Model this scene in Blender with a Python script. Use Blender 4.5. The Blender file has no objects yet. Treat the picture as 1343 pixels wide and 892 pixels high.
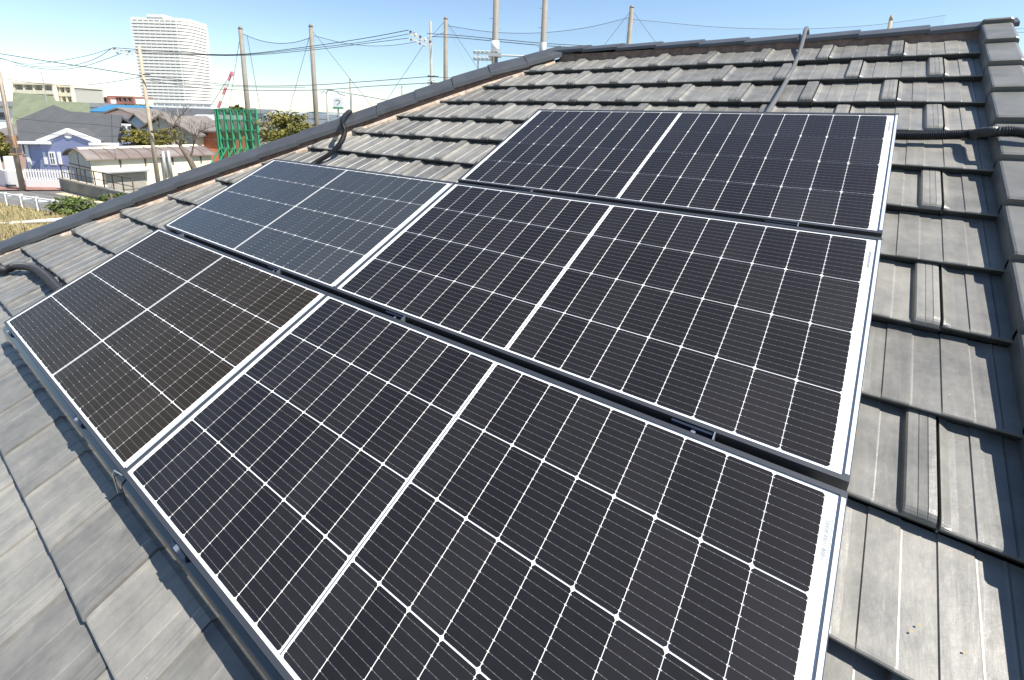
import bpy, bmesh, math, random
from mathutils import Vector, Matrix
random.seed(7)
R = math.radians
scn = bpy.context.scene
col = scn.collection

# ------------------------------------------------------------------ camera
TH = math.atan(.5)                                   # roof pitch, five in ten
CT, ST = math.cos(TH), math.sin(TH)
CW, CH = 1343.0, 892.0
F, PX, PY = 635.8626, 650.7192, 311.9284
MW = Matrix(((0.7981920, 0.1639984, -0.5796499), (0.6018451, -0.1756912, 0.7790476), (0.0259232, -0.9706890, -0.2389370)))
CAM = Vector((1.5049056, -0.9884198, 0.6524000))
cd = bpy.data.cameras.new('camera'); cam = bpy.data.objects.new('camera', cd); col.objects.link(cam)
rx, ry, rz_ = (Vector([MW[i][j] for i in range(3)]) for j in range(3))
rot = Matrix((rx, -ry, -rz_)).transposed()
cam.matrix_world = Matrix.Translation(CAM) @ rot.to_4x4()
cd.sensor_width = 36; cd.sensor_fit = 'HORIZONTAL'; cd.lens = 36 * F / CW
cd.shift_x = (CW / 2 - PX) / CW; cd.shift_y = (PY - CH / 2) / CW
cd.clip_start = .02; cd.clip_end = 9000
scn.camera = cam

# ------------------------------------------------------------------ sky, sun, exposure
sun_dir = Vector((.54, .10, .84)).normalized()
w = bpy.data.worlds.new('World'); scn.world = w; w.use_nodes = True
nt = w.node_tree; bg = nt.nodes['Background']
sky = nt.nodes.new('ShaderNodeTexSky'); sky.sky_type = 'NISHITA'; sky.sun_disc = False
sky.sun_elevation = math.asin(sun_dir.z); sky.sun_rotation = math.atan2(sun_dir.x, sun_dir.y)
sky.altitude = 0; sky.air_density = 1.0; sky.dust_density = 0; sky.ozone_density = 2.5
nt.links.new(sky.outputs[0], bg.inputs[0]); bg.inputs[1].default_value = .090
sd = bpy.data.lights.new('sun', 'SUN'); sd.energy = 5.0; sd.angle = R(.5); sd.color = (1, .95, .87)
so = bpy.data.objects.new('sun', sd); col.objects.link(so)
so.rotation_euler = sun_dir.to_track_quat('Z', 'Y').to_euler()
scn.view_settings.view_transform = 'Standard'; scn.view_settings.look = 'None'
scn.view_settings.exposure = .98; scn.view_settings.gamma = 1; scn.view_settings.use_curve_mapping = False
scn.render.engine = 'CYCLES'
GZ = -5.9                                            # ground height

# ------------------------------------------------------------------ placing helpers
def ray(px, py):
    return (MW @ Vector(((px - PX) / F, (py - PY) / F, 1))).normalized()
def at_z(px, py, z=GZ):
    d = ray(px, py); return CAM + d * ((z - CAM.z) / d.z)
def at_d(px, py, D):
    d = ray(px, py); return CAM + d * (D / math.hypot(d.x, d.y))
def on_plane(px, py, P, n):
    d = ray(px, py); return CAM + d * ((P - CAM).dot(n) / d.dot(n))
def PW(u, v, h=0):                                    # roof plane coordinates to world
    return Vector((u, v * CT - h * ST, v * ST + h * CT))
NR = Vector((0, -ST, CT))
def on_y(px, py, y):
    return on_plane(px, py, Vector((0, y, 0)), Vector((0, 1, 0)))
def on_roof(px, py, h):
    return on_plane(px, py, PW(0, 0, h), NR)

# ------------------------------------------------------------------ materials
def mat(name, c, rough=.6, metal=0, var=0, scale=5, bump=0, c2=None, coat=0, spec=.5, detail=4, coord='Object', stretch=None, emit=None, coat_rough=.1):
    m = bpy.data.materials.new(name); m.use_nodes = True; t = m.node_tree; b = t.nodes['Principled BSDF']
    b.inputs['Base Color'].default_value = (*c, 1); b.inputs['Roughness'].default_value = rough
    b.inputs['Metallic'].default_value = metal; b.inputs['Specular IOR Level'].default_value = spec
    b.inputs['Coat Weight'].default_value = coat; b.inputs['Coat Roughness'].default_value = coat_rough
    if var or c2 or bump:
        tc = t.nodes.new('ShaderNodeTexCoord'); n = t.nodes.new('ShaderNodeTexNoise')
        mp = t.nodes.new('ShaderNodeMapping'); t.links.new(tc.outputs[coord], mp.inputs[0])
        if stretch: mp.inputs['Scale'].default_value = stretch
        n.inputs['Scale'].default_value = scale; n.inputs['Detail'].default_value = detail
        t.links.new(mp.outputs[0], n.inputs[0])
        r = t.nodes.new('ShaderNodeValToRGB'); r.color_ramp.elements[0].position = .3; r.color_ramp.elements[1].position = .7
        lo = c2 if c2 else tuple(x * (1 - var) for x in c); hi = c if c2 else tuple(min(1, x * (1 + var)) for x in c)
        r.color_ramp.elements[0].color = (*lo, 1); r.color_ramp.elements[1].color = (*hi, 1)
        t.links.new(n.outputs[0], r.inputs[0]); t.links.new(r.outputs[0], b.inputs['Base Color'])
        if bump:
            bp = t.nodes.new('ShaderNodeBump'); bp.inputs['Strength'].default_value = bump; bp.inputs['Distance'].default_value = .02
            t.links.new(n.outputs[0], bp.inputs['Height']); t.links.new(bp.outputs[0], b.inputs['Normal'])
    return m

def tile_material():
    m = bpy.data.materials.new('smoked_clay_tile'); m.use_nodes = True; t = m.node_tree; b = t.nodes['Principled BSDF']
    L = t.links.new; N = t.nodes.new
    uv = N('ShaderNodeUVMap'); uv.uv_map = 'plane'
    at = N('ShaderNodeAttribute'); at.attribute_name = 'tile_tone'
    n1 = N('ShaderNodeTexNoise'); n1.inputs['Scale'].default_value = 9; n1.inputs['Detail'].default_value = 8; n1.inputs['Roughness'].default_value = .65
    n2 = N('ShaderNodeTexNoise'); n2.inputs['Scale'].default_value = 60; n2.inputs['Detail'].default_value = 5
    mp = N('ShaderNodeMapping'); mp.inputs['Scale'].default_value = (22, 2.2, 1)
    n3 = N('ShaderNodeTexNoise'); n3.inputs['Scale'].default_value = 1; n3.inputs['Detail'].default_value = 5; n3.inputs['Distortion'].default_value = .6
    L(uv.outputs[0], n1.inputs[0]); L(uv.outputs[0], n2.inputs[0]); L(uv.outputs[0], mp.inputs[0]); L(mp.outputs[0], n3.inputs[0])
    def ma(op, a, bb):
        x = N('ShaderNodeMath'); x.operation = op
        for i, q in enumerate((a, bb)):
            if isinstance(q, (int, float)): x.inputs[i].default_value = q
            else: L(q, x.inputs[i])
        return x.outputs[0]
    s = ma('ADD', ma('MULTIPLY', n1.outputs[0], .52), ma('MULTIPLY', n3.outputs[0], .28))
    s = ma('ADD', s, ma('MULTIPLY', n2.outputs[0], .10))
    s = ma('ADD', s, ma('ADD', ma('MULTIPLY', at.outputs['Fac'], .17), .025))
    r = N('ShaderNodeValToRGB'); e = r.color_ramp.elements
    e[0].position = .35; e[0].color = (.088, .086, .080, 1); e[1].position = .78; e[1].color = (.265, .252, .222, 1)
    x = e.new(.56); x.color = (.166, .161, .146, 1)
    L(s, r.inputs[0])
    # pale lichen and dust specks
    v = N('ShaderNodeTexVoronoi'); v.inputs['Scale'].default_value = 26; L(uv.outputs[0], v.inputs[0])
    sp = ma('LESS_THAN', v.outputs['Distance'], .055)
    gate = ma('GREATER_THAN', n1.outputs[0], .55)
    mx = N('ShaderNodeMix'); mx.data_type = 'RGBA'; L(ma('MULTIPLY', ma('MULTIPLY', sp, gate), .5), mx.inputs[0]); L(r.outputs[0], mx.inputs[6]); mx.inputs[7].default_value = (.42, .40, .34, 1)
    L(mx.outputs[2], b.inputs['Base Color'])
    L(ma('ADD', ma('MULTIPLY', n1.outputs[0], .22), .30), b.inputs['Roughness'])
    b.inputs['Specular IOR Level'].default_value = .6
    bp = N('ShaderNodeBump'); bp.inputs['Strength'].default_value = .35; bp.inputs['Distance'].default_value = .003
    L(ma('ADD', ma('MULTIPLY', n2.outputs[0], .6), n3.outputs[0]), bp.inputs['Height']); L(bp.outputs[0], b.inputs['Normal'])
    return m

def cell_material(name, c):
    m = bpy.data.materials.new(name); m.use_nodes = True; t = m.node_tree; b = t.nodes['Principled BSDF']
    L = t.links.new; N = t.nodes.new
    uv = N('ShaderNodeUVMap'); uv.uv_map = 'cell'; sx = N('ShaderNodeSeparateXYZ'); L(uv.outputs[0], sx.inputs[0])
    def ma(op, a, bb=0):
        x = N('ShaderNodeMath'); x.operation = op
        for i, q in enumerate((a, bb)):
            if isinstance(q, (int, float)): x.inputs[i].default_value = q
            else: L(q, x.inputs[i])
        return x.outputs[0]
    U, Vv = sx.outputs[0], sx.outputs[1]
    d = ma('ABSOLUTE', ma('SUBTRACT', ma('FRACT', ma('MULTIPLY', Vv, 10)), .5))
    line = ma('LESS_THAN', d, .022)
    e = ma('ABSOLUTE', ma('SUBTRACT', U, .5))
    dot = ma('MULTIPLY', ma('GREATER_THAN', e, .482), ma('LESS_THAN', d, .045))
    dot2 = ma('MULTIPLY', ma('LESS_THAN', ma('ABSOLUTE', ma('SUBTRACT', ma('FRACT', ma('MULTIPLY', U, 5)), .5)), .05), ma('LESS_THAN', d, .04))
    mx = N('ShaderNodeMix'); mx.data_type = 'RGBA'; L(line, mx.inputs[0]); mx.inputs[6].default_value = (*c, 1); mx.inputs[7].default_value = (.095, .09, .088, 1)
    m2 = N('ShaderNodeMix'); m2.data_type = 'RGBA'; L(ma('MAXIMUM', dot, ma('MULTIPLY', dot2, .12)), m2.inputs[0]); L(mx.outputs[2], m2.inputs[6]); m2.inputs[7].default_value = (.7, .68, .66, 1)
    tc = N('ShaderNodeTexCoord'); nz = N('ShaderNodeTexNoise'); nz.inputs['Scale'].default_value = 3.5; nz.inputs['Detail'].default_value = 9; nz.inputs['Roughness'].default_value = .7; L(tc.outputs['Object'], nz.inputs[0])
    nf_ = N('ShaderNodeTexNoise'); nf_.inputs['Scale'].default_value = 45; nf_.inputs['Detail'].default_value = 4; L(tc.outputs['Object'], nf_.inputs[0])
    at = N('ShaderNodeAttribute'); at.attribute_name = 'cell_tone'
    film = ma('ADD', ma('MULTIPLY', nz.outputs[0], .03), ma('ADD', ma('MULTIPLY', nf_.outputs[0], .012), ma('MULTIPLY', at.outputs['Fac'], .018)))
    m3 = N('ShaderNodeMix'); m3.data_type = 'RGBA'; L(film, m3.inputs[0]); L(m2.outputs[2], m3.inputs[6]); m3.inputs[7].default_value = (.28, .27, .27, 1)
    L(m3.outputs[2], b.inputs['Base Color'])
    L(ma('ADD', ma('MULTIPLY', nz.outputs[0], .14), .05), b.inputs['Coat Roughness'])
    b.inputs['Roughness'].default_value = .5; b.inputs['Specular IOR Level'].default_value = .1
    b.inputs['Coat Weight'].default_value = 1; b.inputs['Coat Roughness'].default_value = .10; b.inputs['Coat IOR'].default_value = 1.24
    return m

def net_material(name, c, op):
    m = bpy.data.materials.new(name); m.use_nodes = True; t = m.node_tree; b = t.nodes['Principled BSDF']
    b.inputs['Base Color'].default_value = (*c, 1); b.inputs['Alpha'].default_value = op; b.inputs['Roughness'].default_value = .9
    return m

TILE = tile_material()
CELL = cell_material('silicon_cell', (.0045, .0040, .0060))
CELLB = cell_material('silicon_cell_brown_reflection', (.0150, .0105, .0042)); CELLB.node_tree.nodes['Principled BSDF'].inputs['Coat Weight'].default_value = .55  # brown reflection in the glass painted as cell colour, under a weaker coat
CELLN = cell_material('silicon_cell_sky_reflection', (.024, .028, .031)); CELLN.node_tree.nodes['Principled BSDF'].inputs['Coat IOR'].default_value = 1.36  # bluish sky reflection put mostly into the cell colour
SHEET = mat('white_backsheet', (.80, .80, .79), .5, coat=.7)
FRAME = mat('dark_anodised_frame', (.085, .09, .10), .35, .6)
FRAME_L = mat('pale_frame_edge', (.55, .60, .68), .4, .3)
RIBBON = mat('tinned_ribbon', (.42, .43, .44), .35, .8)
PRINT = mat('grey_print', (.38, .40, .42), .6)
SKIRT = mat('glossy_black_steel', (.010, .011, .014), .06, 0, spec=.9)
RAIL = mat('black_rail', (.02, .022, .028), .4, .4)
CLAMP = mat('navy_clamp', (.025, .035, .06), .4, .4)
STEEL = mat('bright_bolt_steel', (.7, .7, .68), .3, .9)
CAPM = mat('ridge_cap_tile', (.055, .058, .062), .42, var=.18, scale=7, bump=.12)
VERGE = mat('verge_tile', (.115, .115, .109), .45, var=.22, scale=9, bump=.15)
MORTAR = mat('orange_mortar', (.52, .43, .34), .9, c2=(.34, .24, .17), scale=30, bump=.3)
MORTARB = mat('brown_mortar', (.23, .155, .12), .9, c2=(.13, .085, .065), scale=24, bump=.6)
CORR = mat('grey_conduit', (.13, .128, .12), .22, 0, coat=0)
CORRB = mat('black_conduit', (.012, .012, .014), .38, 0)
STUCCO = mat('beige_stucco', (.5, .45, .38), .9, var=.1, scale=30)
LEAF_DRY = mat('dry_leaf', (.42, .33, .18), .8)

# ------------------------------------------------------------------ mesh helpers
class MB:
    def __init__(s): s.v = []; s.f = []; s.uv = {}
    def poly(s, pts):
        n = len(s.v); s.v += [Vector(p) for p in pts]; s.f.append(list(range(n, n + len(pts)))); return n
    def prism(s, pts, ext):                          # pts polygon, ext vector
        n = len(s.v); k = len(pts); ext = Vector(ext)
        s.v += [Vector(p) for p in pts] + [Vector(p) + ext for p in pts]
        s.f.append(list(range(n, n + k))); s.f.append([n + k + i for i in reversed(range(k))])
        for i in range(k):
            j = (i + 1) % k; s.f.append([n + j, n + i, n + k + i, n + k + j])
    def box(s, lo, hi, tr=None):
        a, b = Vector(lo), Vector(hi)
        P = [Vector((x, y, z)) for z in (a.z, b.z) for x, y in ((a.x, a.y), (b.x, a.y), (b.x, b.y), (a.x, b.y))]
        if tr: P = [tr(p) for p in P]
        n = len(s.v); s.v += P
        s.f += [[n + i for i in q] for q in ((0, 3, 2, 1), (4, 5, 6, 7), (0, 1, 5, 4), (1, 2, 6, 5), (2, 3, 7, 6), (3, 0, 4, 7))]
    def bar(s, a, b, wd, ht=None, up=Vector((0, 0, 1))):
        a, b = Vector(a), Vector(b); ht = ht or wd; d = (b - a).normalized()
        x = d.cross(up)
        if x.length < 1e-3: x = d.cross(Vector((1, 0, 0)))
        x.normalize(); y = x.cross(d)
        s.prism([a + x * wd / 2 + y * ht / 2, a - x * wd / 2 + y * ht / 2, a - x * wd / 2 - y * ht / 2, a + x * wd / 2 - y * ht / 2], b - a)
    def tube(s, pts, rad, seg=8, cap=True):
        pts = [Vector(p) for p in pts]; k = len(pts)
        rr = rad if isinstance(rad, (list, tuple)) else [rad] * k
        n0 = len(s.v); prev = None
        for i, p in enumerate(pts):
            d = (pts[min(i + 1, k - 1)] - pts[max(i - 1, 0)]).normalized()
            if prev is None:
                x = d.cross(Vector((0, 0, 1)))
                if x.length < .05: x = d.cross(Vector((1, 0, 0)))
            else: x = prev - d * prev.dot(d)
            x.normalize(); prev = x; y = d.cross(x)
            for j in range(seg):
                a = 2 * math.pi * j / seg; s.v.append(p + (x * math.cos(a) + y * math.sin(a)) * rr[i])
        for i in range(k - 1):
            for j in range(seg):
                a = n0 + i * seg + j; b = n0 + i * seg + (j + 1) % seg; s.f.append([a, b, b + seg, a + seg])
        if cap:
            s.f.append([n0 + j for j in reversed(range(seg))]); s.f.append([n0 + (k - 1) * seg + j for j in range(seg)])
    def build(s, name, m, parent=None, smooth=False, origin=None):
        me = bpy.data.meshes.new(name)
        o0 = Vector(origin) if origin is not None else Vector((0, 0, 0))
        me.from_pydata([tuple(v - o0) for v in s.v], [], s.f); me.update()
        for mm in (m if isinstance(m, (list, tuple)) else [m]): me.materials.append(mm)
        if smooth: me.shade_smooth()
        o = bpy.data.objects.new(name, me); col.objects.link(o); o.location = o0
        if parent is not None:
            o.parent = parent; o.matrix_parent_inverse = Matrix.Identity(4)
            if origin is None: pass
        return o
def fixn(o):
    bm = bmesh.new(); bm.from_mesh(o.data); bmesh.ops.recalc_face_normals(bm, faces=bm.faces); bm.to_mesh(o.data); bm.free(); return o
def tag(o, label=None, cat=None, group=None, kind=None):
    if label: o['label'] = label
    if cat: o['category'] = cat
    if group: o['group'] = group
    if kind: o['kind'] = kind
    return o
def empty(name, loc, rot=(0, 0, 0)):
    o = bpy.data.objects.new(name, None); o.empty_display_size = .2; col.objects.link(o); o.location = loc; o.rotation_euler = rot; return o
def part(name, mb, m, parent, smooth=False):          # mb in world space, parent unrotated
    for i, v in enumerate(mb.v): mb.v[i] = v - parent.location
    return mb.build(name, m, parent, smooth)
def copy_tree(o, parent=None):
    c = o.copy(); col.objects.link(c)
    if parent: c.parent = parent
    for ch in list(o.children): copy_tree(ch, c)
    return c
def smoothcurve(pts, n=8):
    pts = [Vector(p) for p in pts]; out = []
    P = [pts[0] * 2 - pts[1]] + pts + [pts[-1] * 2 - pts[-2]]
    for i in range(1, len(P) - 2):
        for k in range(n):
            t = k / n; a, b, c, d = P[i - 1:i + 3]
            out.append(.5 * ((2 * b) + (c - a) * t + (2 * a - 5 * b + 4 * c - d) * t * t + (3 * b - a - 3 * c + d) * t ** 3))
    out.append(pts[-1]); return out

# ================================================================== OUR HOUSE AND ITS ROOF
house = empty('tiled_house', (-1.6, 2.58, GZ))
tag(house, 'nearest house, whose grey clay tiled roof fills the foreground and carries the solar panels', 'house')
TW, CO, V0, G0 = .306, .2643, .064, 1.724
H0 = -.128
UMAX = 1.852
PROF = [(0, -.010), (.0025, -.010), (.004, .011), (.008, .0085), (.019, .001), (.030, 0), (.0525, 0), (.0545, .0032), (.056, .0032), (.103, .0032), (.1055, .0005), (.108, 0), (.1565, 0), (.1585, .0032), (.160, .0032), (.207, .0032),
        (.2095, .0005), (.212, 0), (.246, 0), (.2500, .002), (.2540, .0125), (.2575, .0155), (.2680, .0160), (.274, .0160), (.2750, .0145), (.276, .0160), (.289, .0165), (.2900, .0148), (.2910, .0165), (.3035, .0150), (.3050, -.010)]
VS = [(0, -.005, .08), (.0015, -.0015, .18), (.005, 0, .42), (.011, 0, .7), (.017, 0, .88), (.026, 0, 1), (.05, 0, 1), (.12, 0, 1), (.2, 0, 1), (.272, 0, 1)]
tl = MB(); tone = []; uvs = []; edge = []
for k in range(-12, 10):
    vb = V0 + CO * k
    off = G0 if k % 2 == 0 else G0 - TW / 2
    amp = .45 if k < -3 else 1
    i = 1
    while True:
        g = off + TW * i
        i -= 1
        if g > UMAX: continue
        if g + TW < .813 * vb - 3.1: break
        tr = random.random(); dh = random.uniform(-.0012, .0012); dv = random.uniform(-.0025, .0025); sk = random.uniform(-.004, .004); tilt = random.uniform(-.004, .004)
        n0 = len(tl.v); ps = [p for p in PROF if g + p[0] <= UMAX + .001]
        if len(ps) < 2: continue
        if g + ps[-1][0] < UMAX - .003 and len(ps) < len(PROF): ps = ps + [(UMAX - g, ps[-1][1])]
        nu = len(ps)
        rows = [(-.0, None, 0)] + VS
        for (vo, dz, rf) in rows:
            for (pu, ph) in ps:
                ph = 0 if (ph > .005 and g + pu > 1.80) else ph
                base = H0 + (.030 if amp == 1 else .022) * (1 - max(vo, 0) / .27)
                if dz is None: h = base - .036
                else:
                    groove = ph < -.005
                    h = base + dz + (ph if groove else ph * rf * amp)
                vv = vb + dv + vo + sk * (pu / TW - .5)
                if dz is None: vv += .014
                tl.v.append(PW(g + pu, vv, h + dh + tilt * (pu / TW - .5)))
                uvs.append((g + pu + tr * 0.0, vv + tr * 3))
        for a in range(len(rows) - 1):
            for b in range(nu - 1):
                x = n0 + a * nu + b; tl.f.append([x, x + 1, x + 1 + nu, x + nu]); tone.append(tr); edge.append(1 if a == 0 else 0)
tf = MB(); tf.v = tl.v; tf.f = tl.f
me = bpy.data.meshes.new('roof_tiles')
me.from_pydata([tuple(v - house.location) for v in tl.v], [], tl.f)
uvl = me.uv_layers.new(name='plane')
for lp in me.loops: uvl.data[lp.index].uv = uvs[lp.vertex_index]
ca = me.attributes.new('tile_tone', 'FLOAT', 'FACE')
for i_, x in enumerate(tone): ca.data[i_].value = x
me.materials.append(TILE); me.materials.append(mat('shaded_tile_edge', (.045, .044, .042), .8, var=.3, scale=30))  # second material: shade on the course front faces, put into their colour
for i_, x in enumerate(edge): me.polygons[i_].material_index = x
bm = bmesh.new(); bm.from_mesh(me)
# trim at the hip line and under the ridge
hipP = PW(-2.671 - .09, 0, 0) - house.location
hn = Vector((-.894, .8132, 0)).normalized()
bmesh.ops.bisect_plane(bm, geom=bm.verts[:] + bm.edges[:] + bm.faces[:], plane_co=hipP + hn * .0, plane_no=hn, clear_outer=True)
bmesh.ops.bisect_plane(bm, geom=bm.verts[:] + bm.edges[:] + bm.faces[:], plane_co=PW(0, 2.77, 0) - house.location, plane_no=Vector((0, 1, 0)), clear_outer=True)
bm.to_mesh(me); bm.free()
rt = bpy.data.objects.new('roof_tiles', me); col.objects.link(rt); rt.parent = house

# hip and ridge caps
hd = Vector((.81316, CT, ST)).normalized(); pout = Vector((-.894, .8132, 0)).normalized(); UPZ = Vector((0, 0, 1))
def Lh(v): return PW(-2.67106 + .81316 * v, v, -.112)
def capseg(P0, P1, out, prof, lift0, lift1, m, name='ridge_cap', bev=.0):
    mb = MB(); a = [P0 + out * x + UPZ * (y + lift0) for x, y in prof]; b = [P1 + out * x + UPZ * (y + lift1) for x, y in prof]
    n = len(mb.v); k = len(prof); mb.v += a + b
    for i in range(k):
        j = (i + 1) % k; mb.f.append([n + i, n + j, n + k + j, n + k + i])
    mb.f.append(list(range(k))); mb.f.append([k + i for i in reversed(range(k))])
    return fixn(part(name, mb, m, house))
HP = [(-.012, .044), (-.008, .074), (-.002, .080), (.100, .131), (.125, .137), (.150, .131), (.252, .080), (.260, .072), (.260, .046), (.235, .046), (.125, .095), (.015, .046)]
step = .2905
vh = -3.3; hv = step / hd.length * (CT / hd.y) if False else None
seglen = .300
Ls = (Lh(1) - Lh(0)).length
def hipl(v):
    T = [(-9, -.04), (-.6, -.038), (.3, -.004), (1.2, .002), (1.9, .016), (2.2, .014), (2.6, -.022), (9, -.03)]
    for (a, x), (b, y) in zip(T[:-1], T[1:]):
        if v <= b: return x + (y - x) * (v - a) / (b - a)
    return 0
vv = -3.35
while vv < 2.62:
    v2 = min(vv + seglen / Ls, 2.70)
    a, b = Lh(vv), Lh(v2 + .012)
    j = random.uniform(-.002, .002)
    capseg(a, b, pout, HP, .006 + j + hipl(vv), -.003 + j + hipl(v2), CAPM)
    vv = v2
RP = [(x * .92, (y - .046) * .62 + .020) for x, y in HP]
yo = Vector((0, 1, 0))
rl = lambda u: .026 * max(0, (.9 - u) / 1.3)
u0 = -.52
us = [-.62, -.30, -.03, .25, .53, .80, 1.08, 1.37, 1.665, 1.985]
for a_, b_ in zip(us[:-1], us[1:]):
    last = b_ > 1.9
    capseg(PW(b_, 2.70, -.112) , PW(a_ - .012, 2.70, -.112), yo, RP, .008 + (.006 if last else 0) + rl(b_), -.002 + rl(a_), CAPM)
# mortar beds, wobbly faces
def mortar(pts, out, top, m, name, wk=1):
    mb = MB(); n = len(pts); pr = None
    for i, p in enumerate(pts):
        w1 = random.uniform(-.030, -.012) * wk; w2 = random.uniform(-.012, -.004) * wk; zb = -.02
        ring = [p + out * w1 + UPZ * zb, p + out * (w1 + .003) + UPZ * (.3 * top), p + out * (w2 + .004) + UPZ * top, p + out * .235 + UPZ * top, p + out * .24 + UPZ * (zb - .06)]
        mb.v += ring
        if i:
            for j in range(5):
                a = (i - 1) * 5 + j; b = (i - 1) * 5 + (j + 1) % 5; mb.f.append([a, b, b + 5, a + 5])
    mb.f.append([0, 1, 2, 3, 4]); k = (n - 1) * 5; mb.f.append([k, k + 4, k + 3, k + 2, k + 1])
    return fixn(part(name, mb, m, house))
mortar([Lh(-3.35 + i * .03) + pout * .014 + UPZ * max(0, hipl(-3.35 + i * .03)) * 1.2 for i in range(int(6.05 / .03))], pout, .048, MORTARB, 'hip_mortar', .3)
mortar([Lh(-3.35 + i * .03) - pout * .004 + UPZ * (.5 * max(-.01, hipl(-3.35 + i * .03)) - .012) for i in range(int(6.05 / .03))], pout, .026, MORTAR, 'mortar_bead', .7)
mortar([PW(-.5 + i * .03, 2.70, -.112) for i in range(int(2.40 / .03))], yo, .032, MORTARB, 'ridge_mortar', .3)
# verge tiles down the gable edge
for k in range(-12, 11):
    vb = V0 + CO * k - .004; ve = vb + .285
    if k == 10: ve = vb + .05
    j = random.uniform(-.002, .002)
    if vb > 2.71: continue
    ve = min(ve, 2.80)
    mb = MB(); hf = H0 + .030 + .062 + j; hb = hf - .024
    prof = lambda h: [(UMAX - .001, h - .075), (UMAX - .001, h - .008), (UMAX + .003, h - .002), (UMAX + .008, h), (UMAX + .098, h + .001), (UMAX + .108, h - .004), (UMAX + .112, h - .014), (UMAX + .112, h - .15), (UMAX + .098, h - .15), (UMAX + .098, h - .03), (UMAX + .02, h - .03), (UMAX + .02, h - .075)]
    A = [PW(x, vb + .006, y - .004) for x, y in prof(hf)]; A2 = [PW(x, vb + .014, y) for x, y in prof(hf)]; B = [PW(x, ve, y) for x, y in prof(hb)]
    mb.v += A + A2 + B; kk = len(A)
    for r_ in range(2):
        for i in range(kk):
            q = (i + 1) % kk; mb.f.append([r_ * kk + i, r_ * kk + q, (r_ + 1) * kk + q, (r_ + 1) * kk + i])
    mb.f.append(list(range(kk))); mb.f.append([2 * kk + i for i in reversed(range(kk))])
    fixn(part('verge_tile', mb, VERGE, house))
# other slopes, walls, gable
RZ = PW(0, 2.83, -.13); ytop = RZ.y; ztop = RZ.z
eY = PW(0, -3.2, -.17); xh = -2.76 - .81316 * 3.2
mb = MB(); mb.prism([(-.5, ytop, ztop), (1.94, ytop, ztop), (1.94, 2 * ytop - eY.y, eY.z), (xh, 2 * ytop - eY.y, eY.z)], (0, 0, -.06)); fixn(part('rear_roof_slope', mb, CAPM, house))
mb = MB(); mb.prism([(-.5, ytop, ztop), (xh, 2 * ytop - eY.y, eY.z), (xh, eY.y, eY.z)], (0, 0, -.06)); fixn(part('side_roof_slope', mb, CAPM, house))
mb = MB(); mb.prism([(-.5, ytop, ztop - .03), (1.90, ytop, ztop - .03), (1.90, eY.y, eY.z - .03), (xh, eY.y, eY.z - .03)], (0, 0, -.05)); fixn(part('roof_deck', mb, RAIL, house))
mb = MB(); mb.box((xh + .6, eY.y + .6, GZ), (1.5, 2 * ytop - eY.y - .6, eY.z - .04))
mb.prism([(1.5, eY.y + .6, eY.z - .04), (1.5, 2 * ytop - eY.y - .6, eY.z - .04), (1.5, ytop, ztop - .35)], (-.2, 0, 0)); fixn(part('wall', mb, STUCCO, house))

# ================================================================== SOLAR PANELS
PU, GAP, ML, MR, MV, SU, SV, PV = .0845078, .0112522, .017013, .02127, .0055327, 1.593649, .788314, .184
WD = ML + 18 * PU + GAP + MR; HT = 2 * MV + 4 * PV; FW = .0105
def local(u, v, h=0): return Vector((u, v, h))
def make_panel(cellmat):
    root = empty('solar_panel', (0, 0, 0), (TH, 0, 0))
    b = MB()
    for lo, hi in (((-FW, 0, -.036), (WD + FW, FW, 0)), ((-FW, -HT - FW, -.036), (WD + FW, -HT, 0)), ((-FW, -HT, -.036), (0, 0, 0)), ((WD, -HT, -.036), (WD + FW, 0, 0))): b.box(lo, hi)
    fr = b.build('frame', FRAME, root)
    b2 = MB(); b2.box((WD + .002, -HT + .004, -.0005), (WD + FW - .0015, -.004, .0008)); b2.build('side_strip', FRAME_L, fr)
    b = MB(); b.box((0, -HT, -.008), (WD, 0, -.0035)); b.build('backsheet', SHEET, root)
    b = MB(); uv = []; g = .0009; gv = .0016; ch = .0038
    for r_ in range(4):
        for c_ in range(18):
            x0 = ML + c_ * PU + (GAP if c_ >= 9 else 0); y1 = -MV - r_ * PV; y0 = y1 - PV; x1 = x0 + PU
            x0 += g; x1 -= g; y0 += gv; y1 -= gv
            P = [(x0 + ch, y0), (x1 - ch, y0), (x1, y0 + ch), (x1, y1 - ch), (x1 - ch, y1), (x0 + ch, y1), (x0, y1 - ch), (x0, y0 + ch)]
            b.poly([(x, y, -.0022) for x, y in P]); uv += [((x - x0) / (x1 - x0), (y - y0) / (y1 - y0)) for x, y in P]
    o = b.build('cell_grid', cellmat, root); ct_ = o.data.attributes.new('cell_tone', 'FLOAT', 'FACE'); rq = random.Random(9)
    for q_ in range(len(o.data.polygons)): ct_.data[q_].value = rq.random()
    l = o.data.uv_layers.new(name='cell')
    for lp in o.data.loops: l.data[lp.index].uv = uv[lp.vertex_index]
    xm = ML + 9 * PU + GAP / 2
    b = MB(); b.box((xm - .0016, -HT + MV, -.0033), (xm + .0016, -MV, -.0024)); b.build('centre_ribbon', RIBBON, root)
    b = MB(); rr = random.Random(3); x = WD - MR + .007
    y = -.055
    while y > -.125:                                   # bar code and serial number strip
        t = rr.uniform(.0006, .002); b.box((x, y - t, -.0033), (x + .006, y, -.0026)); y -= t + rr.uniform(.0008, .002)
    y = -.05
    while y > -.13:
        b.box((x + .0085, y - .0022, -.0033), (x + .0105, y, -.0026)); y -= .0042
    b.build('serial_label', PRINT, root)
    return root
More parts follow.
